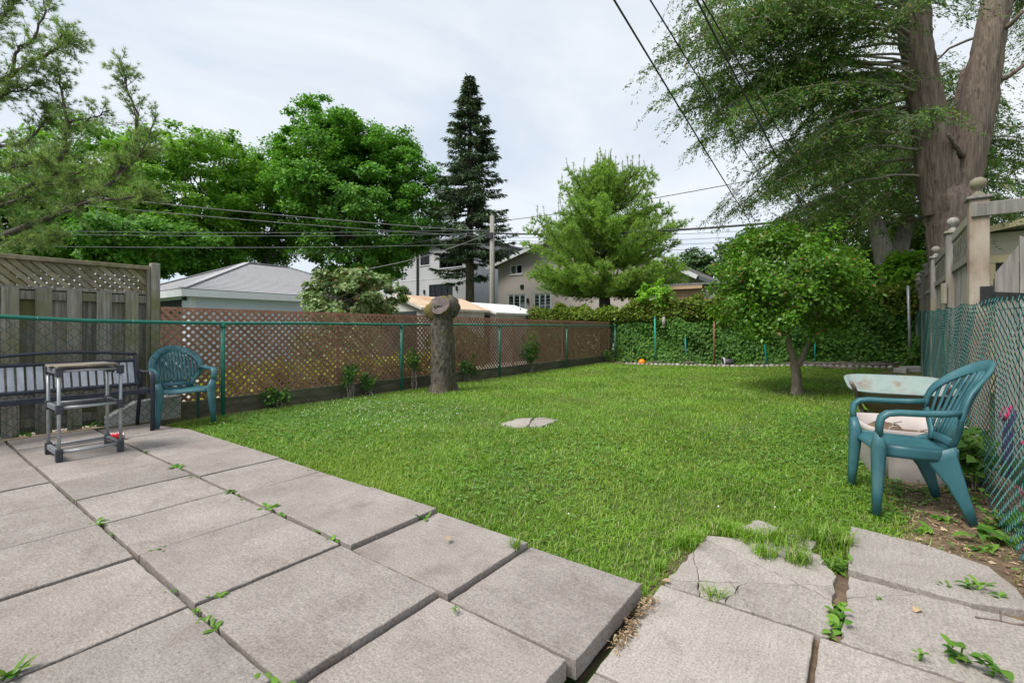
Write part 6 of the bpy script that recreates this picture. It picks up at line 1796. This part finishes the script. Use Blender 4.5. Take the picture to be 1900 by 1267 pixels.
# second cedar at the back corner
r = np.random.default_rng(62)
cb2 = P(1655, 600, 13.4)
cd2 = tree_thing('cedar_tree', 'cedar with pale forked trunk standing in the back corner behind ivy', (cb2[0], cb2[1], 0))
mb = MB(); fm = FM()
def C4(u, v, t=13.4): return P(u, v, t)
trunk_rough(mb, [(C4(1668, 640)[0], C4(1668, 640)[1], -.2), C4(1662, 570), C4(1652, 520), C4(1640, 470), C4(1630, 430), C4(1612, 390), C4(1600, 300)], [.34, .28, .25, .24, .22, .19, .12], r)
trunk_rough(mb, [C4(1650, 520, 13.6), C4(1668, 470, 13.6), C4(1682, 420, 13.6), C4(1690, 330, 13.6)], [.2, .2, .19, .13], r)
mb.tube([C4(1660, 480), C4(1680, 470, 13.1), C4(1694, 463, 12.9)], [.05, .045, .04], 8)
mb.build('trunk', 'pale_bark', cd2, smooth=True)
mb = MB()
for z in np.arange(4.1, 8.2, .13):
    for k in range(3):
        a = r.uniform(0, 6.28); d = np.array([math.cos(a), math.sin(a), 0])
        L = np.interp(z, [4.1, 5.0, 6, 8.2], [2.6, 3.9, 3.7, 2.2]) * r.uniform(.6, 1.05)
        cedar_branch(mb, fm, (cb2[0], cb2[1], z), d, L, r, rise=.15, droop=.4, dens=.95, leaf=.07)
mb.build('branch', 'twig', cd2, smooth=True)
fm.build('crown', 'cedar', cd2)

# ------------------------------------------------------------------ small tree on the lawn
r = np.random.default_rng(71)
tx_, ty_ = gp(1478, 728)[:2]
stt = tree_thing('small_tree', 'small round leafed tree with a forked trunk on the lawn', (tx_, ty_, gz(tx_, ty_)))
TS = 7.96
mb = MB()
trunk_rough(mb, [(tx_, ty_, gz(tx_, ty_) - .05), P(1478, 718, TS), P(1478, 700, TS), P(1475, 676, TS)], [.105, .085, .078, .08], r, 14, .03)
trunk_rough(mb, [P(1476, 684, TS), P(1471, 660, TS), P(1464, 640, TS), P(1460, 610, TS), P(1468, 560, TS), P(1470, 500, TS)], [.06, .055, .045, .04, .032, .02], r, 10, .03)
trunk_rough(mb, [P(1478, 682, TS), P(1490, 662, TS - .1), P(1500, 635, TS - .2), P(1530, 608, TS - .3), P(1550, 570, TS - .4)], [.055, .047, .042, .034, .02], r, 10, .03)
ends = [(1425, 600, 7.9), (1400, 560, 8.2), (1440, 520, 7.6), (1470, 450, 8), (1420, 470, 8.3), (1380, 520, 7.8), (1530, 520, 8.2), (1550, 480, 7.9), (1500, 460, 7.6), (1450, 570, 8.4), (1560, 540, 8.1)]
for u, v, t in ends:
    s = P(1463, 625, TS) if u < 1480 else P(1515, 620, TS - .25)
    mb.tube(wander(s, P(u, v, t), 6, .03, r), np.linspace(.026, .008, 6), 6)
mb.build('trunk', 'young_bark', stt, smooth=True)
fm = FM()
c = np.array(P(1460, 528, TS))
cl = lumpy_crown(c, (1.02, 1.0, .96), 260, r, inner=.3, power=1.0, lobes=9, amp=.24, zmin=-.85)
extra = np.array([P(u, v, t) for u, v, t in ((1455, 422, 8), (1440, 432, 7.9), (1475, 430, 8.1), (1350, 500, 8), (1345, 520, 7.9), (1375, 470, 8.1), (1395, 448, 8), (1560, 470, 8.1), (1572, 500, 8), (1580, 520, 7.9), (1510, 440, 8.2), (1530, 455, 8), (1400, 590, 7.7), (1420, 620, 7.8), (1545, 580, 8), (1430, 425, 8.1))])
cl = np.concatenate([cl, extra])
blob_leaves(fm, cl, .22 * r.uniform(.7, 1.3, len(cl)), 95, .068, r, flat=.8, up=.6, out_from=c, wr=.6)
fm.build('crown', 'small_tree', stt)

# ------------------------------------------------------------------ ivy wall, hedge and shrubs
r = np.random.default_rng(81)
iv = thing('ivy_wall', 'dense dark green ivy covering the back fence', 'ivy', (-2.5, 15.2, 0))
n = 40000
x = r.uniform(-6.6, 1.4, n)
H = 1.38 + .1 * np.sin(x * 2.3) + .08 * np.sin(x * 5.1 + 1) + .35 * sstep(-1.5, 1.0, x)
z = r.uniform(-.02, 1, n) ** .95 * H + ground_z(x, 15.0 + 0 * x)
y = 15.08 - .10 * np.sin(x * 3.1 + z * 2.2) * np.sin(z * 3.7 - x) - .05 * np.sin(x * 9 + z * 7) + r.normal(0, .05, n) - .35 * np.exp(-z * 3.5) * r.random(n)
fm = FM()
N = np.stack([r.normal(0, .45, n), -np.ones(n), .75 + r.normal(0, .4, n)], 1)
D = np.stack([r.normal(0, .6, n), -.35 + r.normal(0, .3, n), -.8 + r.normal(0, .3, n)], 1)
s = r.uniform(.05, .095, n)
fm.add(*leaf_arrays(np.stack([x, y, z], 1), D, N, s, s * .95))
fm.build('foliage', 'ivy', iv)
V, F = link_wire((-6.6, 15.25), (1.4, 15.25), lambda f: .0 + f * .1, lambda f: 1.35 + f * .3, .06, .002, 3)
link('wire_mesh', np_mesh('wire_mesh', V, [F]), 'wire_dull', iv)
mb = MB()
for k in range(60):
    px = r.uniform(-6.5, 1.3); mb.tube(wander((px, 15.2, gz(px, 15.2)), (px + r.normal(0, .4), 15.2, 1.4), 6, .06, r), np.linspace(.02, .008, 6), 4, cap=False)
mb.build('stem', 'bark', iv)
hd = thing('hedge', 'clipped yellowish green hedge standing above and behind the ivy', 'hedge', (-4, 16.0, 0))
n = 52000
x = r.uniform(-11.5, 1.5, n)
topz = 1.72 + .32 * sstep(-7.5, -3, x) + .07 * np.sin(x * 1.9) + .05 * np.sin(x * 4.3 + 2)
a = r.uniform(0, 1, n)
front = a < .5
z = np.where(front, .9 + (topz - .9) * r.random(n), topz + r.normal(0, .05, n))
y = np.where(front, 15.42 - .10 * np.sin(x * 2.7 + z * 3) - .38 * sstep(1.05, 1.5, z), 15.1 + 1.7 * r.random(n)) + r.normal(0, .06, n)
lump_ = .09 * np.sin(x * 6.3 + y * 3) + .05 * np.sin(x * 11 + y * 5)
z = z + lump_ * (~front)
N = np.stack([r.normal(0, .5, n), np.where(front, -.8, -.1) + r.normal(0, .4, n), .7 + r.normal(0, .4, n)], 1)
D = np.stack([r.normal(0, .7, n), -.3 + r.normal(0, .5, n), r.normal(.1, .5, n)], 1)
s = r.uniform(.06, .13, n)
fm = FM(); fm.add(*leaf_arrays(np.stack([x, y, z], 1), D, N, s, s * .6)); fm.build('foliage', 'hedge', hd)
mb = MB().box((-11.5, 15.55, -.1), (1.5, 16.7, 1.5)); 
mb = MB()
for px in np.arange(-11.3, 1.5, .35):
    mb.tube(wander((px, 16.0, -.2), (px + r.normal(0, .1), 16.0 + r.normal(0, .2), 1.6), 5, .04, r), np.linspace(.04, .015, 5), 5, cap=False)
    for k in range(5):
        zz = r.uniform(.5, 1.5); mb.tube([(px, 16, zz), (px + r.normal(0, .3), 16 + r.normal(0, .4), zz + .4)], [.012, .005], 3, cap=False)
mb.build('stem', 'bark', hd)
n = 10000   # inner leaves that close the hedge
x = r.uniform(-11.5, 1.5, n); y = r.uniform(15.55, 16.8, n); z = r.uniform(0, 1.75, n)
s = r.uniform(.1, .2, n); fm = FM(); fm.add(*leaf_arrays(np.stack([x, y, z], 1), r.standard_normal((n, 3)), r.standard_normal((n, 3)), s, s * .7)); fm.build('inner_foliage', 'hedge', hd)
def shrub(label, center, radii, k, per, size, rc, mat, seed, name='shrub', cat='shrub', flat=.8, group=None):
    r = np.random.default_rng(seed)
    o = thing(name, label, cat, (center[0], center[1], gz(min(.9, max(-6.7, center[0])), min(15, center[1])) if center[0] > -6.8 else -.25), 0, group)
    cl = lumpy_crown(center, radii, k, r, inner=.25, lobes=7, amp=.2)
    fm = FM(); blob_leaves(fm, cl, rc * r.uniform(.6, 1.3, len(cl)), per, size, r, flat=flat, up=.6, out_from=np.array(center)); fm.build('foliage', mat, o)
    mb = MB(); b = wloc(o)
    for i in range(7):
        e = cl[r.integers(len(cl))]; mb.tube(wander((b.x + r.normal(0, .03), b.y + r.normal(0, .03), b.z - .03), e, 5, .03, r), np.linspace(.02, .005, 5) * max(.5, radii[0] / .8), 5, cap=False)
    mb.build('stem', 'twig' if size < .1 else 'bark', o, smooth=True)
    return o
shrub('mounded ivy covered shrub left of the pale cedar trunk', P(1580, 575, 13.8), (1.25, .9, .95), 150, 80, .1, .28, 'ivy', 1)
shrub('yellowish shrub topping the ivy under the pale cedar trunk', P(1590, 528, 14.6), (1.1, .7, .5), 90, 70, .1, .26, 'hedge', 2)
shrub('fresh green sapling beside the grey pipe post', P(1690, 520, 12.6), (.55, .6, .75), 70, 60, .13, .24, 'bright', 3, 'sapling', 'sapling')
shrub('bright leafy sapling at the foot of the pale cedar trunk', P(1690, 590, 12.9), (.5, .5, .55), 55, 60, .11, .22, 'bright', 4, 'sapling', 'sapling')
shrub('tall green sapling crown behind the far end of the plank fence', P(1690, 470, 15.0), (.8, .8, 1.0), 80, 60, .14, .28, 'bright', 14, 'sapling', 'sapling')
shrub('weedy vine tangled at the far corner of the wire fence', P(1712, 660, 10.5), (.22, .6, .40), 50, 45, .08, .13, 'weed', 5, 'vine', 'vine')
shrub('pale green sprout rising above the hedge in front of the timber shed', P(1216, 550, 15.4), (.5, .4, .5), 40, 45, .1, .16, 'bright', 6, 'sapling', 'sapling')
for i, (y0, yl_) in enumerate(((3.6, .55), (4.9, .6), (6.2, .5), (7.3, .45))):
    shrub(['low yellow leaved shrub behind the lattice near the teal chair', 'yellow leaved shrub behind the lattice, second along the row', 'yellow leaved shrub behind the lattice, next to the sawn trunk', 'yellow leaved shrub behind the lattice, hidden by the sawn trunk'][i], (-7.6, y0, .2), (.4, .75, yl_ * .75), 55, 60, .1, .2, 'yellow_leaf', 20 + i)
shrub('dark leafy shrub behind the lattice in front of the garage', (-9.2, 6.0, .55), (.8, 1.0, .75), 90, 60, .1, .25, 'bush', 30)
shrub('green shrub behind the lattice near the tan roofed shed', (-8.6, 9.3, .5), (.6, .9, .6), 80, 60, .1, .22, 'ivy', 31)
shrub('green shrub behind the far end of the lattice', (-7.9, 12.6, .6), (.5, 1.0, .6), 80, 60, .1, .22, 'ivy', 32)
vv = [((-6.66, 9.9, .55), (.10, .55, .42), 'dark vine climbing the lattice, the largest one'), ((-6.68, 3.4, .12), (.08, .22, .14), 'small vine at the lattice foot near the teal chair'), ((-6.68, 4.6, .34), (.06, .16, .22), 'thin vine on the lattice left of the sawn trunk'), ((-6.68, 4.95, .2), (.07, .18, .15), 'leafy vine low on the lattice beside the thin one'), ((-6.68, 5.95, .45), (.06, .15, .3), 'vine on the lattice just left of the sawn trunk'), ((-6.66, 7.5, .3), (.1, .35, .22), 'bushy vine low on the lattice right of the sawn trunk'), ((-6.6, 14.3, .2), (.15, .3, .3), 'young plant at the lattice end near the fence corner')]
for i, (c, rd, lab) in enumerate(vv): shrub(lab, c, (rd[0], rd[1] * .75, rd[2] * .8), 16 if i else 34, 16, .06, .09, 'ivy' if i in (0, 5) else 'weed', 40 + i, 'vine', 'vine')
shrub('small leafy weed clump climbing the near wire fence behind the chair', (.66, 4.75, .18), (.06, .25, .22), 18, 16, .08, .1, 'weed', 61, 'vine', 'vine')
